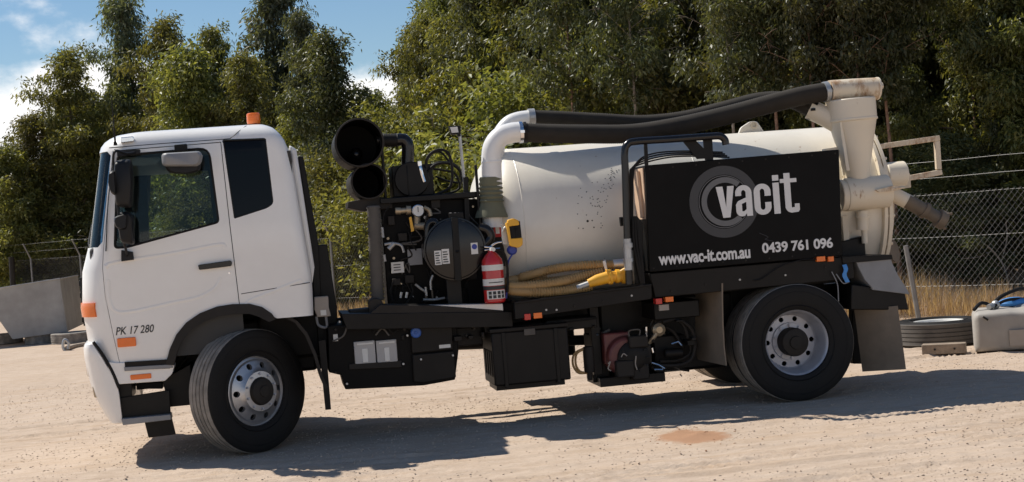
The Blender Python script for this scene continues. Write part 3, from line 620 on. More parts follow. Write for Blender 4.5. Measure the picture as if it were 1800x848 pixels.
m = MB(); m.lathe(prof, (c.x-.01, Y1, z0), (.05, 0, 1), 32); m.build('canvas_boot', 'olive_canvas', truck, angle=60)
m = MB(); m.pbox(850, 383, 886, 470, .52, .12); m.pbox(838, 290, 843, 400, .46, .02); po = m.build('riser_post', 'black_paint', truck, bevel=.006)
X0, X1, Z0, Z1 = pb(868, 395, 881, 417, .515); MB().box(X0, X1, .512, .52, Z0, Z1).build('fire_sign', 'red_paint', po); MB().box(X0+.016, X1-.016, .509, .512, Z0+.03, Z1-.025).build('fire_sign_symbol', 'white_label', po)

# ---- cyclone separator and valve at the back
cy = at(1505, 200, YC)
def zc_(y, px=1505): return at(px, y, YC).z
m = MB(); m.lathe([(.02, zc_(176)+.012), (.225, zc_(176)+.010), (.232, zc_(176)), (.230, zc_(208)), (.236, zc_(209)), (.236, zc_(212)), (.222, zc_(214)), (.165, zc_(262)), (.118, zc_(303)), (.118, zc_(345))], (cy.x+.008, YC, 0), (-.02, 0, 1), 40, True, False); cyc = m.build('cyclone', 'cream_worn', truck)
m = MB(); m.tube([at(1458, 161, YC), at(1500, 158, YC), at(1540, 156, YC)], .104, 28); tp = m.build('top_pipe', 'rusty_frame', cyc)
m = MB(); m.tube([at(1540, 156, YC), at(1543, 156, YC)], .108, 28); m.tube([at(1542, 152, YC), at(1551, 151, YC)], .03, 14); m.build('pipe_cap', 'cream_rusty', cyc)
m = MB(); m.tube([at(1423, 192, .50), at(1450, 205, .46), at(1480, 222, .42)], .095, 24); m.build('side_inlet', 'cream_worn', cyc)
band(at(1428, 194, .50), at(1450, 205, .46)-at(1423, 192, .50), .096, 'inlet_clamp', 'black_steel', cyc, .02)
for y in (.25, .56): MB().prism(xz([(1476, 215), (1480, 215), (1494, 300), (1488, 300)], y), y, y+.012).build('cyclone_fin', 'cream_worn', cyc)
m = MB(); m.tube([at(1484, 343, .36), at(1560, 336, .36)], .155, 36); m.tube([at(1474, 344, .36), at(1488, 343, .36)], .148, 36); vb = m.build('valve_body', 'cream_worn', truck, bevel=.008)
m = MB(); m.tube([at(1556, 308, .50), at(1590, 305, .50)], .118, 28); m.tube([at(1545, 309, .50), at(1556, 308, .50)], .10, 28); m.build('valve_flange', 'cream_worn', vb, bevel=.01)
m = MB(); m.pprism([(1540, 334), (1570, 327), (1588, 326), (1590, 331), (1572, 336), (1546, 338)], .17, .05); m.tube([at(1545, 334, .19), at(1590, 330, .16)], .010, 8); m.build('valve_lever', 'rusty_frame', vb)
m = MB(); m.tube([at(1516, 372, .36), at(1516, 405, .36)], .055, 20); m.tube([at(1516, 380, .36), at(1516, 384, .36)], .07, 20); m.tube([at(1519, 405, .36), at(1520, 428, .36)], .028, 14); m.build('drain_pipe', 'cream_worn', vb)
m = MB(); m.tube([at(1566, 340, .55), at(1598, 356, .5)], .072, 24); ot = m.build('outlet_pipe', 'cream_worn', truck)
m = MB(); m.tube([at(1594, 354, .5), at(1624, 370, .46)], .070, 22); m.tube([at(1622, 368, .46), at(1628, 372, .46)], .082, 22); m.tube([at(1626, 371, .46), at(1654, 386, .42)], .062, 22); m.tube([at(1648, 383, .42), at(1660, 389, .42)], .090, 24)
m.tube([at(1655, 378, .38), at(1674, 376, .36)], .012, 8); m.tube([at(1645, 395, .42), at(1662, 402, .44)], .016, 8); m.build('camlock_coupling', 'rusty_coupling', ot)
# rectangular tube handle frame
YF = .75
q = [at(1560, 258, YF), at(1648, 243, YF), at(1652, 303, YF), at(1584, 318, YF)]
m = MB()
def bar(m, a, b, w_, y0, y1):
    d = (b-a); n_ = V((-d.z, 0, d.x)).normalized()*w_/2; m.prism([((a+n_).x, (a+n_).z), ((b+n_).x, (b+n_).z), ((b-n_).x, (b-n_).z), ((a-n_).x, (a-n_).z)], y0, y1)
bar(m, q[0]+V((-.15, 0, .0)), q[1]+V((.028, 0, 0)), .052, YF, YF+.05); bar(m, q[1]+V((0, 0, -.028)), q[2]+V((0, 0, .028)), .052, YF+.001, YF+.049); bar(m, q[2]+V((.028, 0, 0)), q[3]+V((-.1, 0, 0)), .052, YF, YF+.05)
m.pprism([(1562, 305), (1600, 305), (1602, 330), (1562, 335)], YF-.05, .2); m.build('handle_frame', 'rusty_frame', truck, bevel=.006)
m = MB(); m.pprism([(1478, 268), (1492, 262), (1496, 300), (1482, 310)], .42, .03); m.pprism([(1480, 380), (1490, 378), (1494, 428), (1484, 430)], .42, .25); m.build('tank_bracket', 'cream_worn', truck, bevel=.004)
m = MB(); m.pprism([(1492, 262), (1476, 258), (1450, 262), (1450, 268), (1480, 272)], .40, .1); m.build('ledge', 'cream_worn', truck)
m = MB(); m.pprism([(1495, 395), (1545, 380), (1570, 400), (1560, 432), (1520, 448), (1490, 452)], .62, .9); m.build('rear_frame', 'black_steel', truck, bevel=.01)
m = MB(); m.pprism([(1478, 425), (1520, 415), (1524, 470), (1482, 480)], .40, .9); m.build('rear_cross_member', 'black_paint', truck, bevel=.01)
MB().tube([(6.20, 1.0, TZ-.55), (6.33, .85, TZ-.5)], .10, 16).build('rear_drain', 'rusty_coupling', truck)
MB().tube([(6.32, .86, TZ-.5), (6.36, .82, TZ-.49)], .12, 16).build('drain_flange', 'rusty_coupling', truck)

# ---- black sign board cabinet with lettering
bx = xz([(1134, 291), (1475, 263), (1481, 450), (1142, 479)], 0.0)
m = MB(); m.prism(bx, 0.0, .40); board = m.build('sign_board', 'black_panel', truck, bevel=.008)
m = MB(); bz_ = [(bx[0][0]+.004, bx[0][1]-.02), (bx[0][0]+.004, bx[3][1]+.46)]
X0 = bx[0][0]; m.box(X0-.016, X0-.003, .05, .42, 1.76, 2.225); m.build('cabinet_end', 'beige_panel', truck, bevel=.004)
m = MB(); m.box(X0-.012, X0-.003, .06, .40, 1.30, 1.74); m.build('cabinet_end', 'black_steel', truck)
m = MB(); m.tube([(X0-.03, .16, 2.2), (X0-.03, .12, 1.78)], .02, 8); m.build('end_channel', 'beige_panel', truck)
def annulus(cx_, cz_, r0, r1, a0, a1, y, mm, name, n=56):
    m = MB(); rr = []
    for k in range(n+1):
        a = a0+(a1-a0)*k/n; ca, sa = math.cos(a), math.sin(a)
        rr.append([V((cx_+r0*ca, y, cz_+r0*sa)), V((cx_+r1*ca, y, cz_+r1*sa)), V((cx_+r1*ca, y+.003, cz_+r1*sa)), V((cx_+r0*ca, y+.003, cz_+r0*sa))])
    m.rings(rr, loop=False); return m.build(name, mm, board, False)
lc = at(1273, 355, 0); annulus(lc.x, lc.z, .245, .325, R(0), R(360), -.0025, 'decal_dark', 'logo_ring'); annulus(lc.x, lc.z, .232, .238, R(35), R(325), -.0025, 'decal_grey', 'logo_ring'); annulus(lc.x+.01, lc.z, .172, .222, R(48), R(312), -.0025, 'decal_grey', 'logo_arc')
# heavy condensed letters of the logo
tx0, tx1, tz0, tz1 = pb(1259, 309, 1404, 381, 0.0)
def glyph(polys, x, w_, h, name):
    m = MB()
    for k, P in enumerate(polys): m.prism([(x+p[0]*w_, tz0+p[1]*h) for p in P], -.0065-.0002*k, -.001)
    return m.build('lettering', 'decal_white', board, False)
H = .362; Wd = tx1-tx0; base = tz0+.012; tz0 = base
def arcs(cx_, cz_, rx, rz, t, a0, a1, n=14):
    o = [(cx_+rx*math.cos(R(a0+(a1-a0)*k/n)), cz_+rz*math.sin(R(a0+(a1-a0)*k/n))) for k in range(n+1)]
    i_ = [(cx_+(rx-t)*math.cos(R(a1+(a0-a1)*k/n)), cz_+(rz-.125)*math.sin(R(a1+(a0-a1)*k/n))) for k in range(n+1)]; return o+i_
xh = .78
glyph([[(0, xh), (.37, xh), (.5, .26), (.63, xh), (1, xh), (.70, 0), (.30, 0)]], tx0, Wd*.217, H, 'v')
S = .36; q = .20
glyph([arcs(.5, xh-q, .5, q, S, 0, 180), [(1-S, 0), (1, 0), (1, xh-q+.002), (1-S, xh-q+.002)], [(0, xh*.66), (S, xh*.66), (S, xh-q+.002), (0, xh-q+.002)],
       [(.06, xh*.44), (.16, xh*.50), (1-S+.01, xh*.60), (1-S+.01, xh*.46), (S, xh*.40)], [(0, .13), (S, .13), (S, xh*.42), (.08, xh*.46), (0, xh*.38)], arcs(.36, .14, .36, .14, S, 180, 270), [(.355, .0), (.50, .01), (1-S+.01, .08), (1-S+.01, .18), (.50, .13), (.355, .125)]], tx0+Wd*.228, Wd*.198, H, 'a')
glyph([arcs(.5, xh-q, .5, q, S, 0, 180), arcs(.5, q, .5, q, S, 180, 360), [(0, q-.002), (S, q-.002), (S, xh-q+.002), (0, xh-q+.002)], [(1-S, xh*.60), (1, xh*.60), (1, xh-q+.002), (1-S, xh-q+.002)], [(1-S, q-.002), (1, q-.002), (1, xh*.40), (1-S, xh*.40)]], tx0+Wd*.452, Wd*.205, H, 'c')
glyph([[(0, 0), (1, 0), (1, xh), (0, xh)]], tx0+Wd*.688, Wd*.076, H, 'i'); glyph([[(0, xh+.05), (1, xh+.05), (1, xh+.19), (0, xh+.19)]], tx0+Wd*.688, Wd*.076, H, 'dot')
glyph([[(.22, .14), (.56, .14), (.56, 1.0), (.22, 1.0)], [(0, xh-.02), (.92, xh-.02), (.92, xh+.08), (0, xh+.08)], arcs(.58, .16, .36, .16, .34, 180, 275), [(.575, 0), (.92, .01), (1, .06), (1, .22), (.74, .22), (.74, .135), (.575, .125)]], tx0+Wd*.780, Wd*.220, H, 't')
X0, X1, Z0, Z1 = pb(1157, 437, 1319, 463, 0.0); text('www.vac-it.com.au', X0, X1, Z0+.012, Z1-.012, -.001, 'decal_white', board, bold=.03, depth=.003, spacing=.96)
X0, X1, Z0, Z1 = pb(1339, 420, 1464, 443, 0.0); text('0439 761 096', X0, X1, Z0+.010, Z1-.012, -.001, 'decal_white', board, bold=.03, depth=.003, spacing=.96)
m = MB(); m.tube(spline([at(1335, 410, -.002), at(1350, 417, -.002), at(1345, 421, -.002), at(1358, 424, -.002)], 4), .003, 5); m.build('scratch', 'decal_dark', board)
for k in range(9):
    for (xa, ya), (xb, yb) in (((1142, 297), (1468, 270)), ((1149, 472), (1474, 444))):
        t = k/8; p = at(xa+(xb-xa)*t, ya+(yb-ya)*t, 0); MB().lathe([(.0005, .004), (.006, .003), (.009, 0)], p, (0, -1, 0), 8).build('rivet', 'black_dusty', board)
# under-board rail, deck rail
m = MB(); m.prism(xz([(1142, 481), (1481, 452), (1500, 460), (1502, 490), (1152, 524)], .03), .03, .5); rail = m.build('side_rail', 'black_steel', truck, bevel=.008)
m = MB(); m.prism(xz([(904, 531), (1145, 499), (1146, 520), (1145, 526), (906, 562)], .0), .0, .10); m.prism(xz([(904, 531), (1145, 499), (1145, 503), (904, 535)], .0), -.012, .30); dk = m.build('deck_rail', 'black_steel', truck, bevel=.005)
m = MB(); m.prism(xz([(600, 552), (900, 548), (902, 575), (610, 580)], .12), .12, .8); m.build('deck_support', 'black_steel', truck, bevel=.006)
for a in ((922, 552, 933, 563, 'red_lens'), (938, 550, 953, 560, 'orange_lens'), (1153, 525, 1164, 535, 'red_lens'), (1170, 522, 1184, 531, 'orange_lens'), (1436, 451, 1451, 460, 'orange_lens'), (1456, 451, 1466, 460, 'orange_lens')):
    lamp(a[0], a[1], a[2], a[3], -.012, .10, a[4], rail if a[0] > 1100 else dk, 'marker_lamp', .004)
m = MB(); m.pbox(1159, 536, 1176, 546, .02, .03); m.build('label', 'grey_box', rail)
MB().tube(spline([at(1325, 493, .02), at(1340, 490, .01), at(1370, 470, .0), at(1410, 457, .0), at(1436, 456, .0)], 6), .006, 6).build('cable', 'rubber', rail)

# ---- black tube rail in front of the board
YR = -.02
m = MB(); m.tube(spline([at(1106, 500, YR), at(1102, 400, YR), at(1099, 300, YR), at(1098, 268, YR), at(1103, 254, YR), at(1118, 249, YR), at(1180, 245, YR), at(1250, 240, YR), at(1266, 240, YR), at(1274, 246, YR), at(1276, 255, YR)], 6), .033, 14)
tr_ = m.build('tube_rail', 'black_gloss', truck)
m = MB(); m.pprism([(1200, 248), (1222, 246), (1254, 278), (1226, 280)], .03, .02); m.pprism([(1236, 244), (1252, 243), (1254, 282), (1240, 282)], .035, .02); m.build('rail_gusset', 'black_paint', tr_); MB().pprism([(1132, 251), (1138, 251), (1140, 292), (1134, 292)], .0, .02).build('rail_gusset', 'black_paint', tr_)
for k in range(4):
    MB().tube(spline([at(1270+4*k, 268+3*k, .12), at(1200, 266+3*k, .06), at(1150, 270+4*k, .04), at(1122-3*k, 283+4*k, .03), at(1113-2*k, 310, .02), at(1112-2*k, 380, .02), at(1112-2*k, 440, .03)], 6), .008, 6).build('cable', 'rubber', tr_)
m = MB(); m.tube([at(1102, 420, -.02), at(1105, 475, -.02)], .038, 12); m.tube([at(1103, 428, -.02), at(1104, 436, -.02)], .046, 12); m.tube([at(1104, 455, -.02), at(1105, 461, -.02)], .046, 12); m.build('pipe_joint', 'galvanised', tr_)
for k in range(3): MB().tube(spline([at(1112+4*k, 385, .0), at(1114+5*k, 430, .0), at(1120+4*k, 460, .0), at(1128+2*k, 500, .02)], 6), .013, 8).build('cable', 'rubber', tr_)
m = MB(); m.pprism([(1090, 382), (1120, 380), (1130, 392), (1131, 498), (1118, 500), (1110, 396), (1092, 398)], .05, .05); m.build('rail_bracket', 'black_paint', tr_, bevel=.004)

# ---- blower pack behind the cab
def drum(cx_, cy_, Y, r, Ln, t, name, mm, n=48):
    c = at(cx_, cy_, Y); m = MB(); m.lathe([(r, 0), (r+.006, .004), (r+.006, .02), (r, .025), (r, Ln-.03), (r-.03, Ln), (.0005, Ln), (.0005, Ln-.03), (r-t, Ln-.05), (r-t, 0)], c, (0, 1, 0), n, loop=True); m.m = [1 if 6 <= i//n <= 8 else 0 for i in range(len(m.f))]; return m.build(name, mm, truck), c
d1, c1 = drum(632, 251, .45, .218, .85, .012, 'intake_silencer', ['black_dusty', 'black_panel'])
m = MB(); m.lathe([(.055, 0), (.065, .01), (.065, .5), (.05, .5), (.05, .02)], c1+V((-.02, .25, -.09)), (0, 1, 0), 20, loop=True); m.sphere(c1+V((-.02, .3, -.09)), .05); m.build('inner_pipe', 'black_gloss', d1)
d2, c2 = drum(649, 319, .50, .160, 1.0, .010, 'intake_silencer', ['black_dusty', 'black_panel'])
m = MB(); m.pprism([(612, 355), (665, 345), (690, 352), (690, 366), (640, 372), (612, 366)], .55, .5); m.build('silencer_shelf', 'black_dusty', truck, bevel=.006)
m = MB(); m.tube(spline([at(662, 247, .75), at(690, 247, .75), at(708, 246, .75), at(716, 254, .75), at(717, 270, .75), at(716, 300, .75)], 6), .058, 18); eb = m.build('elbow_pipe', 'black_gloss', truck)
ribbed([at(672, 247, .75), at(684, 247, .75), at(698, 247, .75)], .062, 'rubber_sleeve', 'rubber', eb, .012, .004)
m = MB(); m.pbox(672, 240, 677, 360, .6, .04); m.pbox(716, 290, 719, 355, .6, .04); m.pbox(690, 290, 762, 345, .68, .4); m.tube([at(724, 315, .6), at(724, 318, 1.1)], .16, 24); m.pbox(668, 343, 842, 353, .5, .6); m.build('blower', 'black_paint', truck, bevel=.008)
m = MB(); m.tube(spline([at(737, 286, .62), at(739, 295, .6), at(742, 308, .6), at(746, 320, .6)], 4), .018, 8); m.tube([at(737, 284, .61), at(738, 292, .61)], .024, 8); m.build('chrome_clamp', 'chrome', truck)
m = MB(); m.pprism([(668, 350), (845, 350), (880, 470), (885, 540), (682, 540)], .62, .35); bk = m.build('blower_housing', 'black_panel', truck, bevel=.01)
c = [at(662, 530, .52), at(664, 360, .52)]
Q = resample([at(664, 528, .50), at(656, 362, .50)], .017); MB().tube(Q, lambda i: .066 if i % 2 else .053, 18).build('ribbed_duct', 'duct_rubber', truck, angle=80)
# cables looping at the top
for k, P in enumerate(([(748, 300), (752, 276), (770, 264), (788, 270), (795, 300), (790, 330), (760, 345)], [(745, 310), (765, 290), (790, 288), (808, 300), (812, 320)], [(755, 296), (780, 300), (800, 306), (808, 330), (790, 340), (765, 345)], [(760, 290), (775, 285), (800, 290), (812, 310), (806, 335)], [(750, 282), (760, 270), (775, 268), (790, 285)], [(765, 310), (785, 318), (805, 322)])):
    MB().tube(spline([at(a, b, .62+.05*k) for a, b in P], 6), .013 if k in (0, 1) else .010, 8).build('air_hose', 'rubber', truck)
m = MB(); m.tube([at(808, 236, .6), at(817, 330, .6)], .014, 10); pl = m.build('lamp_pole', 'galvanised', truck)
m = MB(); m.pprism([(789, 222), (806, 221), (809, 236), (793, 237)], .54, .06); m.pprism([(806, 221), (810, 223), (810, 240), (804, 240)], .55, .06); wl = m.build('lamp_head', 'black_paint', pl, bevel=.004)
m = MB(); m.pprism([(791, 224), (804, 223), (806, 233), (794, 234)], .537, .01); m.build('lamp_lens', 'aluminium', pl)
m = MB(); m.pprism([(815, 312), (823, 311), (826, 400), (818, 402)], .55, .06); m.build('black_bracket', 'black_paint', truck)
# pot silencer (round filter housing) with strap and labels
pc = at(800, 438, .18); m = MB(); m.lathe([(.02, -.012), (.20, -.010), (.258, .004), (.268, .02), (.268, .05), (.262, .055), (.262, .30), (.23, .36), (.02, .38)], pc, (0, 1, 0), 48); pot = m.build('filter_housing', 'black_gloss', truck)
m = MB(); m.lathe([(.266, .018), (.280, .02), (.280, .045), (.266, .047)], pc, (0, 1, 0), 48); m.build('housing_rim', 'black_gloss', pot)
m = MB(); m.pprism([(794, 383), (805, 383), (812, 494), (800, 494)], .145, .03); m.tube([at(804, 441, .14), at(804, 443, .15)], .016, 10); m.build('strap', 'black_paint', pot, bevel=.004)
for x0, y0, x1, y1 in ((764, 441, 776, 466), (777, 438, 790, 464)):
    mm_ = MB().pbox(x0, y0, x1, y1, .1665, .0015).build('label', 'white_label', pot)
    m = MB(); X0, X1, Z0, Z1 = pb(x0, y0, x1, y1, .165)
    for k in range(5): m.box(X0+.008, X1-.012-.006*(k % 3), .1640, .1655, Z0+.012+.022*k, Z0+.022+.022*k)
    m.build('label_print', 'ink', pot, False)
MB().pbox(828, 427, 840, 447, .1665, .0015).build('label', 'white_label', pot); X0, X1, Z0, Z1 = pb(829, 428, 839, 440, .165); MB().lathe([(.001, 0), (.024, 0), (.024, .001)], ((X0+X1)/2, .1655, (Z0+Z1)/2), (0, 1, 0), 20).build('label_print', 'blue_ink', pot)
m = MB(); m.tube(spline([at(752, 425, .3), at(752, 400, .3), at(757, 391, .3), at(766, 392, .3), at(770, 405, .3)], 6), .035, 12); m.build('inlet_elbow', 'black_gloss', pot)
m = MB(); m.tube(spline([at(842, 400, .25), at(856, 405, .25), at(862, 418, .25), at(850, 432, .25)], 6), .045, 12); m.build('outlet_elbow', 'black_gloss', pot)
m = MB(); m.pbox(786, 490, 812, 538, .28, .12); m.build('housing_stand', 'black_paint', truck, bevel=.005); MB().pbox(790, 374, 815, 388, .25, .1).build('housing_bracket', 'black_paint', truck, bevel=.005)
for x in (792, 800, 806): MB().tube([at(x, 374, .26), at(x, 380, .26)], .010, 6).build('stud', 'galvanised', truck)
# gauge, valves, plates
gc = at(735, 371, .42); m = MB(); m.lathe([(.052, .03), (.056, .0), (.050, -.006), (.047, 0)], gc, (0, 1, 0), 28, True, False); gg = m.build('pressure_gauge', 'chrome', truck)
MB().lathe([(.001, 0), (.047, 0)], gc+V((0, -.001, 0)), (0, 1, 0), 28).build('gauge_dial', 'white_label', gg); MB().box(gc.x-.003, gc.x+.003, gc.y-.004, gc.y-.002, gc.z-.01, gc.z+.035).build('gauge_needle', 'ink', gg)
m = MB(); m.tube([at(695, 371, .5), at(704, 371, .5)], .032, 14); m.tube([at(704, 371, .5), at(716, 370, .5)], .026, 14); m.tube([at(714, 370, .5), at(722, 370, .5)], .042, 14); m.tube(spline([at(745, 365, .5), at(754, 370, .5), at(757, 380, .5)], 4), .02, 10); m.tube([at(733, 380, .5), at(733, 400, .5)], .03, 12); m.tube([at(728, 397, .5), at(746, 398, .5)], .034, 12); m.build('brass_fitting', 'brass', truck)
m = MB(); m.pprism([(719, 383), (723, 381), (728, 406), (723, 408)], .40, .012); m.build('yellow_lever', 'yellow_plastic', truck)
m = MB(); m.tube(spline([at(676, 430, .5), at(690, 428, .5), at(705, 432, .5), at(710, 444, .5)], 5), .012, 8); m.tube([at(683, 438, .5), at(693, 428, .5)], .022, 10); m.tube([at(671, 400, .5), at(673, 418, .5)], .016, 8); m.tube([at(675, 448, .5), at(677, 460, .5)], .014, 8); m.build('hose_fitting', 'galvanised', truck)
mm_ = MB().pbox(688, 461, 710, 480, .55, .03).build('control_plate', 'white_label', truck); X0, X1, Z0, Z1 = pb(690, 463, 708, 478, .548); m = MB()
for k in range(3): m.box(X0+.01, X1-.02, .547, .5495, Z0+.012+.024*k, Z0+.02+.024*k)
m.build('label_print', 'ink', mm_, False)
MB().pbox(717, 438, 742, 466, .56, .03).build('grey_plate', 'grey_housing', truck)
for P in ([(730, 500), (740, 508), (748, 513)], [(758, 510), (757, 496), (761, 484)], [(744, 527), (765, 527), (782, 524)], [(704, 524), (706, 514)], [(714, 524), (716, 514)], [(748, 505), (750, 520)]):
    MB().tube(spline([at(a, b, .45) for a, b in P], 4), .011, 8).build('valve_lever', 'galvanised', truck)
m = MB(); m.tube([at(748, 507, .5), at(750, 530, .5)], .022, 10); m.tube([at(760, 510, .5), at(762, 530, .5)], .022, 10); m.tube([at(742, 530, .5), at(790, 526, .5)], .018, 10); m.build('valve_body_small', 'black_gloss', truck)
for k in range(7):
    x = 690+rnd.uniform(0, 140); P = [(x, 500+rnd.uniform(-20, 20)), (x+rnd.uniform(-15, 15), 515), (x+rnd.uniform(-20, 20), 536)]
    MB().tube(spline([at(a, b, .48+.02*k) for a, b in P], 4), .009, 6).build('air_hose', 'rubber', truck)
r10 = random.Random(10)
for k in range(24):
    x, y = r10.uniform(676, 835), r10.uniform(358, 525); P = [(x, y), (x+r10.uniform(-14, 14), y+r10.uniform(5, 22)), (x+r10.uniform(-26, 26), y+r10.uniform(0, 34)), (x+r10.uniform(-20, 20), y+r10.uniform(20, 46))]
    MB().tube(spline([at(a, min(b, 536), .56) for a, b in P], 5), r10.choice((.006, .008, .012)), 6).build('service_line', r10.choice(('rubber', 'duct_rubber', 'duct_rubber', 'black_dusty')), truck)
for k in range(14):
    x, y = r10.uniform(676, 840), r10.uniform(356, 530); MB().cyl(at(x, y, .56), at(x, y, .60), r10.uniform(.007, .014), 6).build('fitting', r10.choice(('galvanised', 'brass', 'duct_rubber')), truck)
for q_ in ((682, 380, 694, 396), (700, 410, 716, 424), (712, 484, 728, 498), (690, 490, 704, 502), (758, 352, 774, 366), (822, 470, 838, 492)): MB().pbox(*q_, .55, .06).build('control_box', 'black_dusty', truck, bevel=.005)
MB().tube(spline([at(688, 358, .5), at(676, 375, .5), at(672, 395, .5)], 5), .006, 6).build('cable', 'rubber', truck)
m = MB(); m.prism(xz([(750, 537), (884, 534), (885, 547), (762, 545)], .14), .14, .30); m.build('alloy_step_edge', 'aluminium', truck, bevel=.004)
m = MB(); m.prism(xz([(668, 536), (762, 537), (884, 546), (884, 556), (640, 560)], .13), .13, .40); m.build('step_edge', 'black_dusty', truck, bevel=.006)
m = MB(); m.prism(roundpoly(xz([(648, 528), (660, 523), (672, 528), (676, 545), (674, 562), (650, 562)], .2), .03), .2, .35); m.pprism([(614, 546), (650, 542), (652, 556), (616, 560)], .3, .25); m.build('tool_case', 'black_dusty', truck, bevel=.01)
# ---- under the chassis
m = MB(); m.pprism([(576, 574), (700, 560), (802, 556), (806, 618), (800, 668), (745, 678), (607, 685), (600, 660), (578, 655)], .26, .55); uc = m.build('battery_carrier', 'black_panel', truck, bevel=.008)
for x0, y0, x1, y1 in ((623, 600, 660, 640), (662, 598, 698, 638)):
    bt = MB().pbox(x0, y0, x1, y1, .235, .14).build('battery', 'battery_grey', truck, bevel=.006)
    m = MB(); m.pbox(x0+14, y0+13, x1-13, y1-3, .230, .01); m.pbox(x0+4, y0+3, x1-4, y0+6, .232, .01); m.build('battery_rib', 'white_label', bt, bevel=.003)
m = MB(); m.pprism([(614, 640), (706, 634), (706, 646), (614, 650)], .235, .1); m.build('battery_tray', 'black_dusty', truck, bevel=.004)
m = MB(); m.pprism([(722, 575), (795, 570), (797, 615), (724, 622)], .22, .2); m.pprism([(725, 624), (798, 617), (802, 664), (744, 674), (727, 672)], .215, .2); fb = m.build('fluid_tank', 'black_steel', truck, bevel=.01)
m = MB(); c = at(731, 585, .21); m.lathe([(.047, .03), (.047, -.015), (.04, -.022), (.015, -.022), (.012, -.03), (.001, -.03)], c, (0, 1, 0), 20); m.build('filler_cap', 'blue_plastic', fb)
MB().pbox(772, 606, 792, 612, .2135, .002).build('label', 'white_label', fb)
m = MB(); m.pbox(586, 588, 594, 600, .25, .02); m.build('label', 'white_label', uc)
m = MB(); m.pbox(800, 575, 848, 608, .35, .4); m.build('air_tank_bracket', 'black_steel', truck, bevel=.01)
m = MB(); X0, X1, Z0, Z1 = pb(866, 580, 1001, 668, .10); m.box(X0, X1, .10, .72, Z0-.03, Z1); tb = m.build('toolbox', 'black_steel', truck, bevel=.015)
m = MB(); m.box(X0-.012, X1+.012, .09, .73, Z1, Z1+.035); m.build('toolbox_lid', 'black_steel', tb, bevel=.006)
for x in (X0+.09, X1-.13): MB().box(x, x+.035, .088, .73, Z0-.05, Z1-.002).build('toolbox_strap', 'black_paint', tb, bevel=.004)
for k in range(4): MB().box(X0-.008, X0-.001, .16+.13*k, .22+.13*k, Z0+.05, Z0+.28).build('toolbox_rib', 'black_dusty', tb, bevel=.003)
m = MB(); m.box(X0+.02, X1-.05, .15, .60, Z0-.075, Z0-.035); m.build('toolbox_base', 'black_paint', tb)
MB().box((X0+X1)/2-.05, (X0+X1)/2+.05, .085, .10, Z1-.045, Z1+.012).build('toolbox_latch', 'duct_rubber', tb, bevel=.004)
c = at(1035, 632, .3); m = MB(); m.lathe([(.045, -.12), (.05, -.10), (.05, .10), (.045, .115), (.02, .12)], c, (0, 0, 1), 18, True, True); m.lathe([(.02, -.19), (.025, -.17), (.025, -.12)], c, (0, 0, 1), 12, True); m.build('fuel_filter', 'black_dusty', truck)
for k in range(2): MB().tube(spline([at(1028+2*k, 612, .3), at(1010+4*k, 622, .28), at(1007+5*k, 640, .28), at(1016+3*k, 655-2*k, .3), at(1032, 656, .3)], 6), .011, 8).build('fuel_line', 'tan_hose', truck)
m = MB(); m.pbox(1040, 588, 1070, 672, .45, .3); m.pbox(1055, 660, 1170, 676, .3, .6); m.pbox(1040, 540, 1056, 660, .40, .1); m.build('engine_mount', 'black_paint', truck, bevel=.006)
ec = at(1098, 625, .34); m = MB(); m.lathe([(.02, -.10), (.16, -.10), (.185, -.06), (.185, .12), (.12, .16)], ec, (0, 1, 0), 28, True, True); m.pbox(1062, 585, 1108, 640, .30, .3); en = m.build('pump_engine', 'red_engine', truck, bevel=.015)
m = MB(); m.lathe([(.02, -.135), (.06, -.135), (.10, -.125), (.150, -.10), (.160, -.06), (.15, .0)], ec+V((.06, -.02, -.02)), (0, 1, 0), 24, True); cw = m.build('recoil_cover', 'black_steel', en)
for k in range(10): a = k*.628; c = ec+V((.06+.105*math.cos(a), -.148, -.02+.105*math.sin(a))); MB().tube([c, c+V((.03*math.cos(a), .012, .03*math.sin(a)))], .006, 5).build('cooling_slot', 'crack', en)
for q_, d_ in (((1084, 634, 1116, 664), .17), ((1106, 590, 1140, 612), .18), ((1112, 640, 1142, 668), .20), ((1126, 606, 1146, 640), .22)): MB().pbox(*q_, d_, .12).build('engine_block', 'black_dusty', en, bevel=.014)
m = MB(); m.tube(spline([at(1106, 592, .2), at(1106, 582, .2), at(1124, 580, .2), at(1124, 590, .2)], 4), .007, 6); m.build('engine_handle', 'duct_rubber', en)
for P in ([(1092, 628), (1096, 622), (1102, 626)], [(1118, 626), (1117, 640), (1120, 650)], [(1069, 640), (1073, 636), (1069, 648), (1074, 652)], [(1136, 582), (1137, 592)]): MB().tube(spline([at(a, b, .15) for a, b in P], 4), .006, 6).build('engine_cable', 'grey_box', en)
r9 = random.Random(9)
for k in range(26):
    x, y = r9.uniform(1045, 1215), r9.uniform(556, 655); P = [(x, y), (x+r9.uniform(-18, 18), y+r9.uniform(4, 18)), (x+r9.uniform(-30, 30), y+r9.uniform(0, 30))]
    MB().tube(spline([at(a, min(b, 652), .40+.01*k) for a, b in P], 5), r9.choice((.006, .009, .013)), 6).build('service_line', r9.choice(('black_dusty', 'duct_rubber', 'rubber')), truck)
for k in range(22):
    x, y, d_ = r9.uniform(585, 1225), r9.uniform(562, 600), r9.uniform(.2, .3); w_, h_ = r9.uniform(4, 14), r9.uniform(3, 12); MB().pbox(x, y, x+w_, y+h_, d_-.02, .15).build('bracket', r9.choice(('black_dusty', 'black_steel', 'black_paint')), truck, bevel=.004)
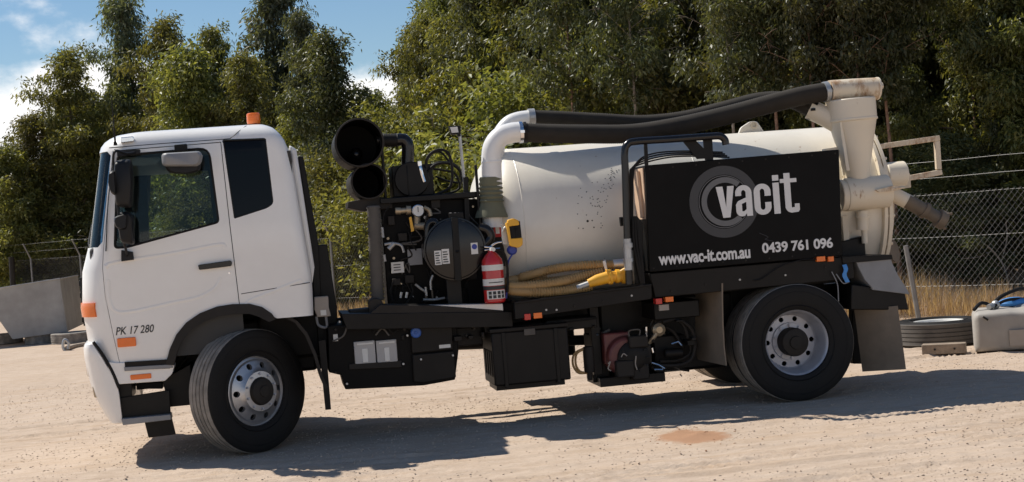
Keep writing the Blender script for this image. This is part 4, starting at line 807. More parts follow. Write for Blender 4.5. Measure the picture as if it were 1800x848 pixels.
for x, y in ((590, 580), (597, 566), (646, 568), (716, 590), (709, 640), (748, 568), (820, 590), (880, 572), (985, 570), (978, 545), (1060, 530), (1110, 520), (1240, 500), (1300, 492), (1380, 484), (1180, 512), (1010, 538), (960, 545), (1450, 470), (590, 655), (610, 675), (740, 632), (796, 625)):
    p = at(x, y, .0 if 900 < x < 1150 and y < 550 else .03 if x > 1150 else .2); MB().cyl(p+V((0, -.012, 0)), p+V((0, .03, 0)), .010, 6).build('bolt', 'galvanised' if (x+y) % 3 else 'black_dusty', truck)
for P in ([(600, 576), (660, 562), (720, 566), (800, 560)], [(585, 600), (604, 590), (612, 566)], [(655, 584), (676, 572), (690, 585), (700, 580)], [(800, 566), (830, 575), (850, 570)], [(905, 575), (950, 570), (1000, 566), (1050, 560)], [(660, 590), (672, 578), (684, 590)]):
    MB().tube(spline([at(a, b, .2) for a, b in P], 5), .008, 6).build('air_line', 'duct_rubber' if len(P) % 2 else 'rubber', truck)
m = MB(); c = at(1158, 580, .3); m.lathe([(.045, .05), (.06, .04), (.06, -.01), (.03, -.03)], c, (0, 1, 0), 20, True, True); m.tube(spline([c, at(1150, 592, .3), at(1140, 604, .32)], 4), .022, 10); m.build('pump_head', 'brass', truck)
m = MB(); m.pbox(1150, 590, 1205, 640, .45, .3); m.tube([at(1168, 622, .3), at(1200, 620, .3)], .045, 14); m.build('hydraulic_pump', 'black_steel', truck, bevel=.01)
for k, P in enumerate(([(1165, 566), (1190, 562), (1212, 575), (1222, 600), (1216, 630), (1195, 642), (1160, 643)], [(1150, 572), (1180, 558), (1200, 570), (1210, 595)], [(1160, 636), (1190, 634), (1212, 622), (1214, 600)], [(1145, 645), (1160, 655), (1170, 645)], [(1170, 575), (1185, 585), (1200, 610)])):
    MB().tube(spline([at(a, b, .28+.03*k) for a, b in P], 6), .017, 10).build('hydraulic_hose', 'black_dusty', truck)
for P in ([(1145, 638), (1158, 642), (1168, 648)], [(1150, 650), (1165, 650)], [(1180, 605), (1192, 601), (1198, 608)], [(1146, 612), (1148, 620)], [(1136, 575), (1136, 590)]):
    MB().tube([at(a, b, .25) for a, b in P], .009, 8).build('hose_fitting', 'chrome', truck)
MB().tube([at(1048, 588, .3), at(1052, 588, .3)], .01, 6).build('hose_fitting', 'chrome', truck)
for q_ in ((1150, 530, 1230, 560, .25, .5), (960, 560, 1050, 580, .3, .4)): MB().pbox(*q_).build('chassis_bracket', 'black_paint', truck, bevel=.01)
m = MB(); m.box(2.5, 3.3, 1.7, 2.3, .45, 1.0); m.build('far_side_tank', 'black_paint', truck, bevel=.03); MB().box(3.35, 4.66, .72, 1.5, .30, 1.02).build('dark_backing', 'black_paint', truck, bevel=.03)  # second box is dark backing added to block bright ground behind the hoses
# ---- mudguards and flaps around the rear wheels
m = MB(); rr = []
for (px, py), (qx, qy) in zip(((1271, 498), (1271, 530), (1272, 570), (1274, 610), (1278, 643)), ((1222, 508), (1222, 538), (1222, 572), (1223, 603), (1225, 632))):
    p, q_ = at(px, py, .02), at(qx, qy, .62); rr.append([V((p.x-.012, .02, p.z)), V((p.x, .02, p.z)), V((q_.x+.012, .62, q_.z)), V((q_.x, .62, q_.z))])
m.rings(rr); m.build('mud_flap', 'flap_rubber', truck)
m = MB(); m.pprism([(1224, 494), (1276, 488), (1276, 498), (1226, 504)], .05, .5); m.build('flap_hanger', 'black_steel', truck)
p0 = at(1530, 560, .02); rr = []; m = MB()
for py, dx in ((543, 0), (580, .01), (620, .012), (655, .02)):
    p = at(1556, py, .0); rr.append([V((p.x-.165+dx, .0, p.z)), V((p.x+.155+dx, -.0, p.z+.0)), V((p.x+.16+dx, .012, p.z)), V((p.x-.16+dx, .012, p.z))])
m.rings(rr)
X0 = at(1527, 600, .0).x
m = MB(); rr = []
for py, k in ((540, 0), (575, 1), (615, 2), (653, 3)):
    z = at(1556, py, .0).z; rr.append([V((X0+.012*k, .30, z-.02)), V((X0+.012*k+.30, .0, z)), V((X0+.31+.012*k, .012, z)), V((X0+.012*k+.012, .31, z-.02))])
m.rings(rr); m.build('mud_flap', 'flap_rubber', truck)
m = MB(); m.pprism([(1497, 500), (1590, 512), (1598, 545), (1496, 545)], .06, .55); m.pprism([(1497, 500), (1525, 500), (1528, 640), (1500, 640)], .45, .1); m.build('rear_bumper', 'black_paint', truck, bevel=.01)
m = MB(); rr = []
for px0, py0, px1, py1 in ((1504, 458, 1566, 454), (1510, 472, 1569, 464), (1520, 492, 1580, 486), (1532, 505, 1597, 512), (1534, 510, 1599, 518)):
    a, b = at(px0, py0, .03), at(px1, py1, .03); rr.append([V((a.x, .03, a.z)), V((b.x, .03, b.z)), V((b.x, .62, b.z)), V((a.x, .62, a.z))])
m.rings(rr); m.build('rear_mudguard', 'grey_housing', truck, bevel=.006)
m = MB(); m.pprism([(1480, 452), (1568, 448), (1570, 456), (1482, 464)], .01, .6); m.build('rear_cross_rail', 'black_paint', truck, bevel=.005)
m = MB(); P = resample(spline([at(1484, 466, -.01), at(1487, 475, -.02), at(1484, 484, -.02), at(1490, 497, -.01)], 6), .02); m.rings([[p+V((-.018, 0, 0)), p+V((.022, 0, .005)), p+V((.022, .006, .005)), p+V((-.018, .006, 0))] for p in P]); m.build('blue_strap', 'sky_blue_strap', truck)
for P in ([(1462, 478), (1472, 500), (1474, 530)], [(1470, 482), (1482, 498), (1492, 496)]): MB().tube(spline([at(a, b, .0) for a, b in P], 5), .005, 5).build('cable', 'grey_housing', truck)
MB().tube([at(1448, 499, .1), at(1468, 497, .1)], .007, 6).build('bolt', 'chrome', truck)

# ================================================================== THINGS CARRIED ON THE TRUCK
def axis_z(px, py, Y): return at(px, py, Y)
b0, b1 = at(872, 533, .03), at(868, 445, .03); Ln = (b1-b0).length; r = .095
fe = empty('fire_extinguisher', b0, 'red fire extinguisher with white bands standing at the front of the tank', 'extinguisher')
ax = (b1-b0).normalized(); ax = V((0, 0, 1)); b0 = V((at(870, 490, .03).x, .125, b0.z))
m = MB(); m.lathe([(r*.9, 0), (r, .012), (r, Ln-.10), (r*.93, Ln-.06), (r*.6, Ln-.015), (r*.32, Ln+.01), (r*.3, Ln+.02)], b0, ax, 32, True, True); m.build('cylinder', 'red_paint', fe)
m = MB(); m.lathe([(r+.0015, Ln-.155), (r+.0015, Ln-.105)], b0, ax, 32); m.build('white_band', 'white_label', fe)
m = MB(); m.lathe([(r+.0015, .155), (r+.0015, .215)], b0, ax, 32); m.build('white_band', 'white_label', fe)
m = MB(); m.lathe([(r+.0025, .118), (r+.0025, .150)], b0, ax, 32); m.build('black_band', 'ink', fe)
def curved_patch(a0, a1, z0, z1, rr_, mm, name, par):
    m = MB(); q = []
    for k in range(7):
        a = a0+(a1-a0)*k/6; q.append([b0+V((rr_*math.sin(a), -rr_*math.cos(a), z0)), b0+V((rr_*math.sin(a), -rr_*math.cos(a), z1))])
    v = [p for s_ in q for p in s_]; m.add(v, [(2*k, 2*k+2, 2*k+3, 2*k+1) for k in range(6)]); return m.build(name, mm, par)
lb = curved_patch(-.9, 1.1, .035, .112, r+.0015, 'white_label', 'instruction_label', fe)
for i in range(4):
    for j in range(2): curved_patch(-.7+.42*i, -.7+.42*i+.30, .042+.034*j, .070+.034*j, r+.003, 'ink', 'pictogram', fe)
curved_patch(-.6, .8, .178, .186, r+.003, 'ink', 'band_print', fe)
m = MB(); t = b0+V((0, 0, Ln)); m.tube([t, t+V((0, 0, .05))], .022, 12); m.tube(spline([t+V((-.06, 0, .06)), t+V((-.01, 0, .055)), t+V((.05, 0, .085)), t+V((.10, 0, .09))], 4), .009, 8); m.tube([t+V((-.06, 0, .03)), t+V((.08, 0, .035))], .008, 8); m.build('valve_handle', 'chrome', fe)
m = MB(); m.tube(spline([t+V((.02, -.02, .03)), t+V((.10, -.03, .0)), t+V((.13, -.02, -.12)), t+V((.115, -.02, -.36))], 6), .011, 8); m.build('discharge_hose', 'rubber', fe)
m = MB(); m.tube([t+V((.015, -.03, .03)), t+V((.015, -.04, .03))], .018, 12); m.build('pressure_gauge', 'white_label', fe)

lt = empty('work_light', at(906, 435, .10), 'yellow and black portable work light clipped beside the fire extinguisher', 'work light')
def lbox(pts, y, d, nm, mm, bev=.006): return MB().prism(roundpoly(xz(pts, y), .012), y, y+d).build(nm, mm, lt, bevel=bev)
lbox([(892, 395), (914, 388), (918, 424), (897, 427)], .06, .07, 'light_body', 'black_steel'); lbox([(893, 387), (903, 384), (912, 388), (913, 396), (893, 399)], .055, .08, 'end_cap', 'yellow_plastic'); lbox([(896, 420), (919, 418), (919, 431), (912, 436), (897, 433)], .055, .08, 'end_cap', 'yellow_plastic'); lbox([(890, 392), (894, 391), (899, 425), (896, 427)], .058, .08, 'side_trim', 'yellow_plastic', .003)
for dx in (898, 905): lbox([(dx, 398), (dx+4, 397), (dx+7, 418), (dx+3, 419)], .052, .012, 'grip_rib', 'rubber', .002)
m = MB(); m.tube([at(907, 402, .05), at(907, 403, .058)], .012, 10); m.build('switch_knob', 'rubber', lt)
m = MB(); m.tube(spline([at(884, 408, .12), at(888, 400, .12), at(893, 405, .12)], 4), .010, 8); m.pbox(883, 395, 891, 430, .14, .05); m.build('light_bracket', 'galvanised', truck)
m = MB(); m.lathe([(.03, 0), (.045, .02), (.045, .05), (.02, .06)], at(901, 440, .10), (0, 1, 0), 16, True, True); m.tube(spline([at(900, 448, .12), at(893, 462, .12), at(892, 490, .12), at(890, 525, .12)], 5), .008, 6); m.build('light_plug', 'blue_ink', truck)

# coiled tan suction hose with yellow nozzle resting on the deck
zd = at(1000, 517, .12).z
ch = empty('coiled_hose', (at(990, 517, .2).x, .2, zd), 'tan ribbed hose coiled on the black deck in front of the tank', 'hose')
Rh = .042
paths = [[(1040, 504, .12), (1000, 511, .10), (950, 514, .10), (905, 512, .12), (893, 505, .22), (905, 499, .34), (950, 497, .36), (1000, 492, .36)],
         [(1060, 478, .20), (1020, 487, .18), (980, 497, .14), (930, 503, .12), (900, 503, .14), (894, 496, .24), (915, 492, .36), (960, 490, .40)],
         [(1098, 466, .22), (1060, 466, .22), (1010, 468, .24), (970, 474, .26), (935, 483, .28), (915, 490, .32), (925, 497, .40)]]
for P in paths: ribbed([at(a, b, y) for a, b, y in P], Rh, 'hose_coil', 'tan_hose', ch, .0125, .0055, 14)
nz_ = empty('spray_nozzle', at(1070, 505, .10), 'yellow spray gun nozzle lying on the end of the tan hose', 'nozzle')
m = MB(); m.tube([at(1034, 499, .08), at(1050, 493, .08), at(1072, 487, .08)], lambda i: (.038, .052, .056)[i], 14); m.tube([at(1070, 488, .08), at(1074, 487, .08)], .070, 14); m.tube([at(1074, 487, .08), at(1096, 486, .08)], .05, 14); m.tube([at(1082, 486, .08), at(1088, 486, .08)], .064, 14); m.tube([at(1094, 486, .08), at(1101, 487, .08)], .066, 14); m.tube([at(1086, 482, .06), at(1100, 474, .05)], .022, 10); m.build('nozzle_body', 'yellow_plastic', nz_)
m = MB(); m.pprism([(1066, 474), (1074, 474), (1078, 498), (1070, 500)], .04, .06); m.pprism([(1075, 478), (1096, 478), (1097, 482), (1076, 483)], .05, .04); m.build('nozzle_lever', 'yellow_plastic', nz_, bevel=.004)
m = MB(); m.tube([at(1014, 507, .09), at(1036, 499, .08)], .028, 14); m.build('hose_tail', 'galvanised', nz_)
m = MB(); m.tube([at(1060, 466, .22), at(1064, 466, .22)], .05, 14); m.tube([at(1078, 465, .22), at(1100, 463, .2)], .046, 14); m.pprism([(1060, 460), (1064, 459), (1070, 482), (1066, 483)], .12, .02); m.build('hose_coupling', 'aluminium', ch)
# ================================================================== GROUND
FA, FD = Vector((10.3, 6.5, 0)), Vector((-.528, .849, 0)).normalized()      # fence line and its direction (away to the left)
FN = Vector((FD.y, -FD.x, 0))                                               # towards the trees
def fence_pt(s, o=0.0, z=0.0): p = FA+FD*s+FN*o; return Vector((p.x, p.y, z))
nrng = np.random.default_rng(11)
def vnoise(x, y, f, seed):
    r = np.random.default_rng(seed); T = r.random((256, 256)); x = x*f+37.3; y = y*f+91.7
    xi, yi = np.floor(x).astype(int), np.floor(y).astype(int); u, v = x-xi, y-yi; u = u*u*(3-2*u); v = v*v*(3-2*v)
    g = lambda a, b: T[a % 256, b % 256]
    return (g(xi, yi)*(1-u)+g(xi+1, yi)*u)*(1-v)+(g(xi, yi+1)*(1-u)+g(xi+1, yi+1)*u)*v-.5
def axis(lo, hi, st):
    c = list(np.arange(lo, hi+st/2, st)); a, b = [lo], [hi]; d = st
    while b[-1] < 1600: d *= 1.13; b.append(b[-1]+d)
    d = st
    while a[-1] > -1600: d *= 1.13; a.append(a[-1]-d)
    return np.array(a[:0:-1]+c+b[1:])
gx, gy = axis(-4.2, 9.6, .036), axis(-4.7, 4.2, .034)
TRACKS = [(-1.75, .02, .004, 1), (-2.55, -.03, .003, 1), (-3.35, .05, -.006, 0), (-.95, -.10, .010, 1), (-2.05, -.12, .012, 0), (-3.0, .10, -.012, 1), (-4.0, .03, .0, 1), (-1.3, .09, -.020, 0), (2.9, -.05, .0, 1), (3.7, -.06, .002, 0)]
def height(X, Y):
    Z = vnoise(X, Y, .35, 1)*.035+vnoise(X, Y, 1.6, 2)*.014+vnoise(X*.55, Y*1.3, 6, 3)*.008+vnoise(X*.8, Y*1.2, 16, 4)*.0055+np.clip(vnoise(X, Y, 13, 5)-.22, 0, 1)*.035
    for a, b, c_, tr in TRACKS:
        d = Y-(a+b*X+c_*X*X); e = np.abs(d); on = .55+.9*vnoise(X, Y, .5, 9)
        rut = np.where(e < .17, -.010, 0)+.012*np.exp(-((e-.19)/.035)**2)
        if tr: rut = rut+np.where(e < .15, .006*np.sign(np.sin(X*95+np.abs(d)*60)), 0)+np.where(e < .15, .005*np.sign(np.sin(e*110)), 0)
        Z = Z+rut*1.7*np.clip(on, 0, 1)
    fade = np.exp(-(np.maximum(0, np.hypot(X-2.5, Y)-12)/25)**2)
    def flat(Z, x0, y0, r): k = np.clip((np.hypot(X-x0, Y-y0)-r)/.25, 0, 1); return Z*k
    Z = Z*fade
    for x0, y0 in ((.05, .2), (5.03, .15), (5.03, 2.25), (0, 2.2)): Z = flat(Z, x0, y0, .28)
    return Z
PX, PY = np.meshgrid(gx, gy); PZ = height(PX, PY)
mnd = ground(1215, 767); dd = ((PX-mnd.x)/.30)**2+((PY-mnd.y)/.38)**2; PZ += np.exp(-dd*1.3)*.018*(1+1.5*vnoise(PX, PY, 9, 21))
nx, ny = len(gx), len(gy); me = bpy.data.meshes.new('ground'); me.vertices.add(nx*ny); me.vertices.foreach_set('co', np.stack([PX, PY, PZ], -1).ravel())
ii = (np.arange(ny-1)[:, None]*nx+np.arange(nx-1)[None, :]); q = np.stack([ii, ii+1, ii+nx+1, ii+nx], -1).reshape(-1)
me.loops.add(len(q)); me.loops.foreach_set('vertex_index', q); me.polygons.add(len(q)//4); me.polygons.foreach_set('loop_start', np.arange(0, len(q), 4)); me.polygons.foreach_set('loop_total', np.full(len(q)//4, 4)); me.update(); me.shade_smooth()
gm = bpy.data.materials.new('dirt'); gm.use_nodes = True; t = gm.node_tree; N = t.nodes; K = t.links.new; p_ = N['Principled BSDF']; p_.inputs['Roughness'].default_value = .95; p_.inputs['Specular IOR Level'].default_value = .12
co = N.new('ShaderNodeTexCoord')
def gn(s, d, rg, c0, c1, mpg=None):
    n = N.new('ShaderNodeTexNoise'); n.inputs['Scale'].default_value = s; n.inputs['Detail'].default_value = d; n.inputs['Roughness'].default_value = rg
    if mpg: mm_ = N.new('ShaderNodeMapping'); mm_.inputs['Scale'].default_value = mpg; K(co.outputs['Object'], mm_.inputs[0]); K(mm_.outputs[0], n.inputs['Vector'])
    else: K(co.outputs['Object'], n.inputs['Vector'])
    r = N.new('ShaderNodeMapRange'); r.inputs[1].default_value = c0; r.inputs[2].default_value = c1; K(n.outputs[0], r.inputs[0]); return r.outputs[0], n
def gmix(f, a, b):
    x = N.new('ShaderNodeMix'); x.data_type = 'RGBA'
    if isinstance(f, float): x.inputs[0].default_value = f
    else: K(f, x.inputs[0])
    for i, c_ in ((6, a), (7, b)):
        if isinstance(c_, tuple): x.inputs[i].default_value = (*c_, 1)
        else: K(c_, x.inputs[i])
    return x.outputs[2]
f1, _ = gn(.55, 6, .6, .32, .68); f2, _ = gn(7, 8, .7, .3, .7, (.6, 1.5, 1)); f3, n3 = gn(55, 5, .7, .55, .72); f4, _ = gn(2.2, 5, .6, .5, .72, (.35, 1.6, 1))
c_ = gmix(f1, (.355, .262, .188), (.465, .362, .275)); c_ = gmix(f2, c_, (.535, .43, .338)); 
mm_ = N.new('ShaderNodeMath'); mm_.operation = 'MULTIPLY'; mm_.inputs[1].default_value = .45; K(f3, mm_.inputs[0]); c_ = gmix(mm_.outputs[0], c_, (.27, .19, .125))
mm2 = N.new('ShaderNodeMath'); mm2.operation = 'MULTIPLY'; mm2.inputs[1].default_value = .55; K(f4, mm2.inputs[0]); c_ = gmix(mm2.outputs[0], c_, (.42, .30, .20))
# reddish spilt soil
def vmath(op, a=None, b=None):
    v = N.new('ShaderNodeVectorMath'); v.operation = op
    for i, z in ((0, a), (1, b)):
        if isinstance(z, (tuple, Vector)): v.inputs[i].default_value = tuple(z)
        elif z is not None: K(z, v.inputs[i])
    return v
wb = N.new('ShaderNodeTexNoise'); wb.inputs['Scale'].default_value = 4; wb.inputs['Detail'].default_value = 6; K(co.outputs['Object'], wb.inputs['Vector'])
v1 = vmath('SUBTRACT', co.outputs['Object'], (mnd.x, mnd.y, 0)); v2 = vmath('MULTIPLY', v1.outputs[0], (1/.30, 1/.42, 0)); v3 = vmath('SUBTRACT', wb.outputs['Color'], (.5, .5, .5)); v4 = vmath('ADD', v2.outputs[0], v3.outputs[0]); v5 = vmath('LENGTH', v4.outputs[0])
pr = N.new('ShaderNodeMapRange'); pr.inputs[1].default_value = 1.0; pr.inputs[2].default_value = .7; K(v5.outputs['Value'], pr.inputs[0]); c_ = gmix(pr.outputs[0], c_, (.37, .215, .13))
# leaf litter beyond the fence
dv = vmath('SUBTRACT', co.outputs['Object'], FA); dt = vmath('DOT_PRODUCT', dv.outputs[0], FN); w2 = N.new('ShaderNodeMath'); w2.operation = 'MULTIPLY_ADD'; w2.inputs[1].default_value = 2.0; K(wb.outputs[0], w2.inputs[0]); K(dt.outputs['Value'], w2.inputs[2])
lr = N.new('ShaderNodeMapRange'); lr.inputs[1].default_value = .6; lr.inputs[2].default_value = 2.0; K(w2.outputs[0], lr.inputs[0]); lit = gmix(f2, (.085, .055, .035), (.17, .115, .07)); c_ = gmix(lr.outputs[0], c_, lit)
K(c_, p_.inputs['Base Color'])
bp = N.new('ShaderNodeBump'); bp.inputs['Strength'].default_value = .55; bp.inputs['Distance'].default_value = .012; K(n3.outputs[0], bp.inputs['Height']); K(bp.outputs[0], p_.inputs['Normal'])
me.materials.append(gm); go = bpy.data.objects.new('ground', me); col.objects.link(go); tag(go, 'pale tan compacted dirt yard with tyre tracks', None, None, 'structure')
# loose pebbles
def bulk(name, verts, faces_per, nf, tri, m, label, parent=None, kind='stuff'):
    me = bpy.data.meshes.new(name); n = len(verts)//faces_per; me.vertices.add(len(verts)); me.vertices.foreach_set('co', np.ascontiguousarray(verts, dtype=np.float32).ravel())
    k = len(nf[0]); q = (np.arange(n)[:, None, None]*faces_per+np.array(nf)[None]).reshape(-1); me.loops.add(len(q)); me.loops.foreach_set('vertex_index', q); me.polygons.add(len(q)//k); me.polygons.foreach_set('loop_start', np.arange(0, len(q), k)); me.polygons.foreach_set('loop_total', np.full(len(q)//k, k)); me.update(); me.validate()
    me.materials.append(MATS[m]); o = bpy.data.objects.new(name, me); col.objects.link(o)
    if parent: setparent(o, parent)
    if label: tag(o, label, None, None, kind)
    return o
octa = np.array([(1, 0, 0), (0, 1, 0), (-1, 0, 0), (0, -1, 0), (0, 0, .62), (0, 0, -.62)], float); OF = [(0, 1, 4), (1, 2, 4), (2, 3, 4), (3, 0, 4), (1, 0, 5), (2, 1, 5), (3, 2, 5), (0, 3, 5)]
def crumbs(px_, py_, sz, name, m, label):
    n = len(px_); pz_ = height(px_, py_); sc3 = nrng.uniform(.6, 1.4, (n, 1, 3))*sz[:, None, None]; an = nrng.uniform(0, 6.3, n); ca, sa = np.cos(an), np.sin(an)
    pv = octa[None]*sc3; pv = np.stack([pv[..., 0]*ca[:, None]-pv[..., 1]*sa[:, None], pv[..., 0]*sa[:, None]+pv[..., 1]*ca[:, None], pv[..., 2]], -1)+np.stack([px_, py_, pz_+sz*.25], -1)[:, None]
    return bulk(name, pv.reshape(-1, 3), 6, OF, 3, m, label)
n = 64000; px_ = nrng.uniform(-4.5, 11, n); py_ = -4.7+14*nrng.random(n)**1.35; cl = vnoise(px_, py_, .9, 41)+.7*vnoise(px_*.6, py_*1.6, 3.5, 42); kp = cl > -.28+.5*nrng.random(n)-.15; px_, py_ = px_[kp], py_[kp]; n = len(px_)
crumbs(px_, py_, 0.0028+.0080*nrng.random(n)**3.0, 'gravel', 'clod', 'loose tan clods and gravel covering the dirt yard')
n = 700; crumbs(nrng.uniform(-5, 13, n), np.concatenate([nrng.uniform(-4.6, 1, n//2), nrng.uniform(1, 14, n-n//2)]), .003+.011*nrng.random(n)**4, 'pebbles', 'stone', 'darker small pebbles scattered over the dirt yard')
n = 1500; aa, rr_ = nrng.uniform(0, 6.283, n), np.abs(nrng.normal(0, .55, n)); crumbs(mnd.x+.30*rr_*np.cos(aa), mnd.y+.42*rr_*np.sin(aa), .003+.010*nrng.random(n)**2.5, 'spilt_soil', 'red_clod', 'small patch of reddish spilt soil on the dirt in front of the truck')

# ================================================================== FENCE
fe_ = empty('chain_link_fence', fence_pt(1), 'galvanised chain link fence topped with barbed wire along the trees', 'fence')
S0, S1, FH = -7.0, 48.0, 1.75
pm = MB(); pm.tube([(0, 0, -.1), (0, 0, 1.80)], .030, 10); pm.tube([(0, 0, 1.78), (.20*-FN.x, .20*-FN.y, 2.24)], .024, 8); po_ = pm.build('post', 'fence_wire'); pme = po_.data; bpy.data.objects.remove(po_)
for s in (-5, -2.1, 4.1, 7.2, 10.2, 13.2, 16.3, 19.4, 22.5, 25.6, 28.7, 32.0, 35.2, 38.4, 41.6, 44.8):
    o = bpy.data.objects.new('post', pme); col.objects.link(o); o.parent = fe_; o.location = fence_pt(s)-fe_.location
for z, of in ((1.76, 0), (1.15, 0), (.45, 0), (2.0, -.10), (2.23, -.195)):
    P = [fence_pt(S0+(S1-S0)*k/80, of, z-.012*math.sin(math.pi*((k*.69) % 1))) for k in range(81)]
    m = MB(); m.tube(P, 0.0024 if z > 1.8 else .0022, 4)
    if z > 1.8:
        for k in range(0, 340):
            p = fence_pt(S0+(S1-S0)*k/340, of, z); m.tube([p+V((.02, .01, .02)), p-V((.02, .01, .02))], .002, 3)
    m.build('barbed_wire' if z > 1.8 else 'line_wire', 'fence_wire', fe_, False)
pit = .094; k = np.arange(int((S1-S0)/pit)); starts = []; rw = .0022
seg = []
for kk in k:
    s = S0+kk*pit
    for dr in (1, -1):
        a_, b_ = (s, s+FH*dr*.95)
        lo, hi = 0.0, FH
        if not (S0 <= b_ <= S1): continue
        seg.append((fence_pt(a_, .004*dr, .02), fence_pt(b_, .004*dr, FH+.03)))
tv = []
for a_, b_ in seg:
    d = (b_-a_).normalized(); u = d.cross(FN).normalized()*rw; w_ = FN*rw
    for p in (a_, b_): tv += [p+u, p-u*.5+w_*.87, p-u*.5-w_*.87]
o = bulk('chain_link_mesh', np.array([tuple(p-fe_.location) for p in tv]), 6, [(0, 1, 4, 3), (1, 2, 5, 4), (2, 0, 3, 5)], 4, 'fence_wire', None); o.parent = fe_; o['kind'] = 'stuff'
# leaning stub post near the spare wheel
a_, b_ = at(1616, 566, 6.3), at(1592, 432, 6.3); MB().tube([a_, b_], .034, 12).build('strut_post', 'fence_wire', fe_)
a_, b_ = at(24, 520, 31), at(20, 452, 31); MB().tube([a_, b_], .08, 10).build('strut_post', 'black_dusty', fe_)

# ================================================================== GRASS
def blades(n, s0, s1, o0, o1, h0, h1, wd, seed):
    r = np.random.default_rng(seed); s = r.uniform(s0, s1, n); o = o0+(o1-o0)*r.random(n); cl = vnoise(s, o, .8, 31)+vnoise(s, o, 3, 32)*.6
    keep = cl > -.22; s, o, cl = s[keep], o[keep], cl[keep]; n = len(s)
    base = np.stack([FA.x+FD.x*s+FN.x*o, FA.y+FD.y*s+FN.y*o, np.zeros(n)], -1); h = (h0+(h1-h0)*r.random(n))*(.75+.8*np.clip(cl, -.2, .6))
    az = r.uniform(0, 6.283, n); lean = np.abs(r.normal(0, .38, n)); d = np.stack([np.cos(az)*np.sin(lean), np.sin(az)*np.sin(lean), np.cos(lean)], -1); tip = base+d*h[:, None]; tip[:, 2] -= h*.12*lean
    sd = np.stack([-np.sin(az+.7), np.cos(az+.7), np.zeros(n)], -1)*(wd*(.5+r.random(n)))[:, None]; mid = base+d*(h*.45)[:, None]+np.stack([np.zeros(n)]*2+[h*.04], -1)
    return np.stack([base-sd*.6, mid-sd, tip, mid+sd], 1).reshape(-1, 3)
gv = np.concatenate([blades(60000, -6, 8, -.5, 3.4, .25, .72, .0045, 1), blades(22000, 8, 46, -.6, 2.4, .2, .6, .007, 2), blades(5000, -6, 30, -1.3, -.3, .06, .25, .005, 3)])
bulk('dry_grass', gv, 4, [(0, 3, 2, 1)], 4, 'straw', 'tall dry golden grass along the foot of the fence')

# ================================================================== TREES
def leaves(P, D, n, rs, lmin, lmax, wd, droop, spread):
    idx = rs.integers(0, len(P), n); c = P[idx]+rs.normal(0, 1, (n, 3))*spread*np.array([1, 1, .9])
    d = D[idx]*.5+rs.normal(0, .55, (n, 3))+np.array([0, 0, -droop]); d /= np.linalg.norm(d, axis=1)[:, None]
    r = rs.normal(0, 1, (n, 3)); sd = np.cross(d, r); sd /= np.linalg.norm(sd, axis=1)[:, None]+1e-9; nn = np.cross(d, sd)
    ln = (lmin+(lmax-lmin)*rs.random(n))[:, None]; wv = ln*wd*(.7+.6*rs.random((n, 1)))
    base = c; tip = c+d*ln; tip[:, 2] -= ln[:, 0]*.12; mid = c+d*ln*.42; up = nn*wv*.25
    return np.stack([base, mid-sd*wv+up, tip, mid+sd*wv+up], 1).reshape(-1, 3)
def make_tree(seed, H, Rr, h0, nl, nleaf, leafm, barkm, trunk_r, lmin=.09, lmax=.17, wd=.13, droop=.55, spread=.13, top=.35, forks=1):
    rs = np.random.default_rng(seed); rr = random.Random(seed); wood = MB(); tips = []; tdir = []
    for fk in range(forks):
        a = rr.uniform(0, 6.28); lean = 0 if forks == 1 else rr.uniform(.05, .16); ph, ph2 = rr.uniform(0, 6), rr.uniform(0, 6)
        tp = lambda t: V((math.cos(a)*lean*t*H+.10*math.sin(t*5+ph)*t*Rr*.6, math.sin(a)*lean*t*H+.10*math.cos(t*4+ph2)*t*Rr*.6, t*H))
        T = [tp(k/14) for k in range(15)]; wood.tube(T, lambda i: max(.008, trunk_r*(1-i/14.5)**.8), 7)
        for i in range(nl//forks):
            t = h0+(.98-h0)*((i+rr.random())/(nl//forks)); az = i*2.4+rr.uniform(-.5, .5); q = (t-h0)/(1-h0)
            prof = ((1-q**1.7)**.8*(.5+.5*min(1, q*4))+top*.2*(1-abs(q-.6)))*(.55+.75*abs(math.sin(az*1.5+q*7+ph))**1.2)
            ln = Rr*prof*rr.uniform(.55, 1.1)*(1.45 if rr.random() < .18 else 1)+.12; el = R(rr.uniform(18, 58)); b = tp(t); dv_ = V((math.cos(az)*math.cos(el), math.sin(az)*math.cos(el), math.sin(el)))
            L_ = [b+dv_*ln*u+V((0, 0, -.22*ln*u*u))+V((rr.uniform(-.03, .03), rr.uniform(-.03, .03), 0)) for u in (0, .3, .6, .85, 1)]
            r0 = max(.006, trunk_r*(1-t)*.45); wood.tube(L_, lambda k: max(.004, r0*(1-k*.2)), 4, caps=False)
            for u in np.linspace(.25, 1, max(3, int(ln*4.2))):
                k = min(3, int(u*4)); p = L_[k].lerp(L_[k+1], min(1, max(0, (u-(0, .3, .6, .85)[k])/(.3, .3, .25, .15)[k])))
                for w2_ in range(2):
                    td = V((rr.gauss(0, 1), rr.gauss(0, 1), rr.gauss(.1, .6))).normalized(); tl = rr.uniform(.12, .38)
                    e = p+td*tl+V((0, 0, -.06)); 
                    if w2_ == 0: wood.tube([p, p.lerp(e, .6)+V((0, 0, .02)), e], .004, 3, caps=False)
                    for f in (.4, .75, 1.0): tips.append(tuple(p.lerp(e, f))); tdir.append(tuple(td))
    w_ = wood.build('trunk', barkm); wme = w_.data; bpy.data.objects.remove(w_)
    lv = leaves(np.array(tips), np.array(tdir), nleaf, rs, lmin, lmax, wd, droop, spread)
    c = bulk('crown', lv, 4, [(0, 1, 2), (0, 2, 3)], 3, leafm, None); cme = c.data; bpy.data.objects.remove(c); return wme, cme, H
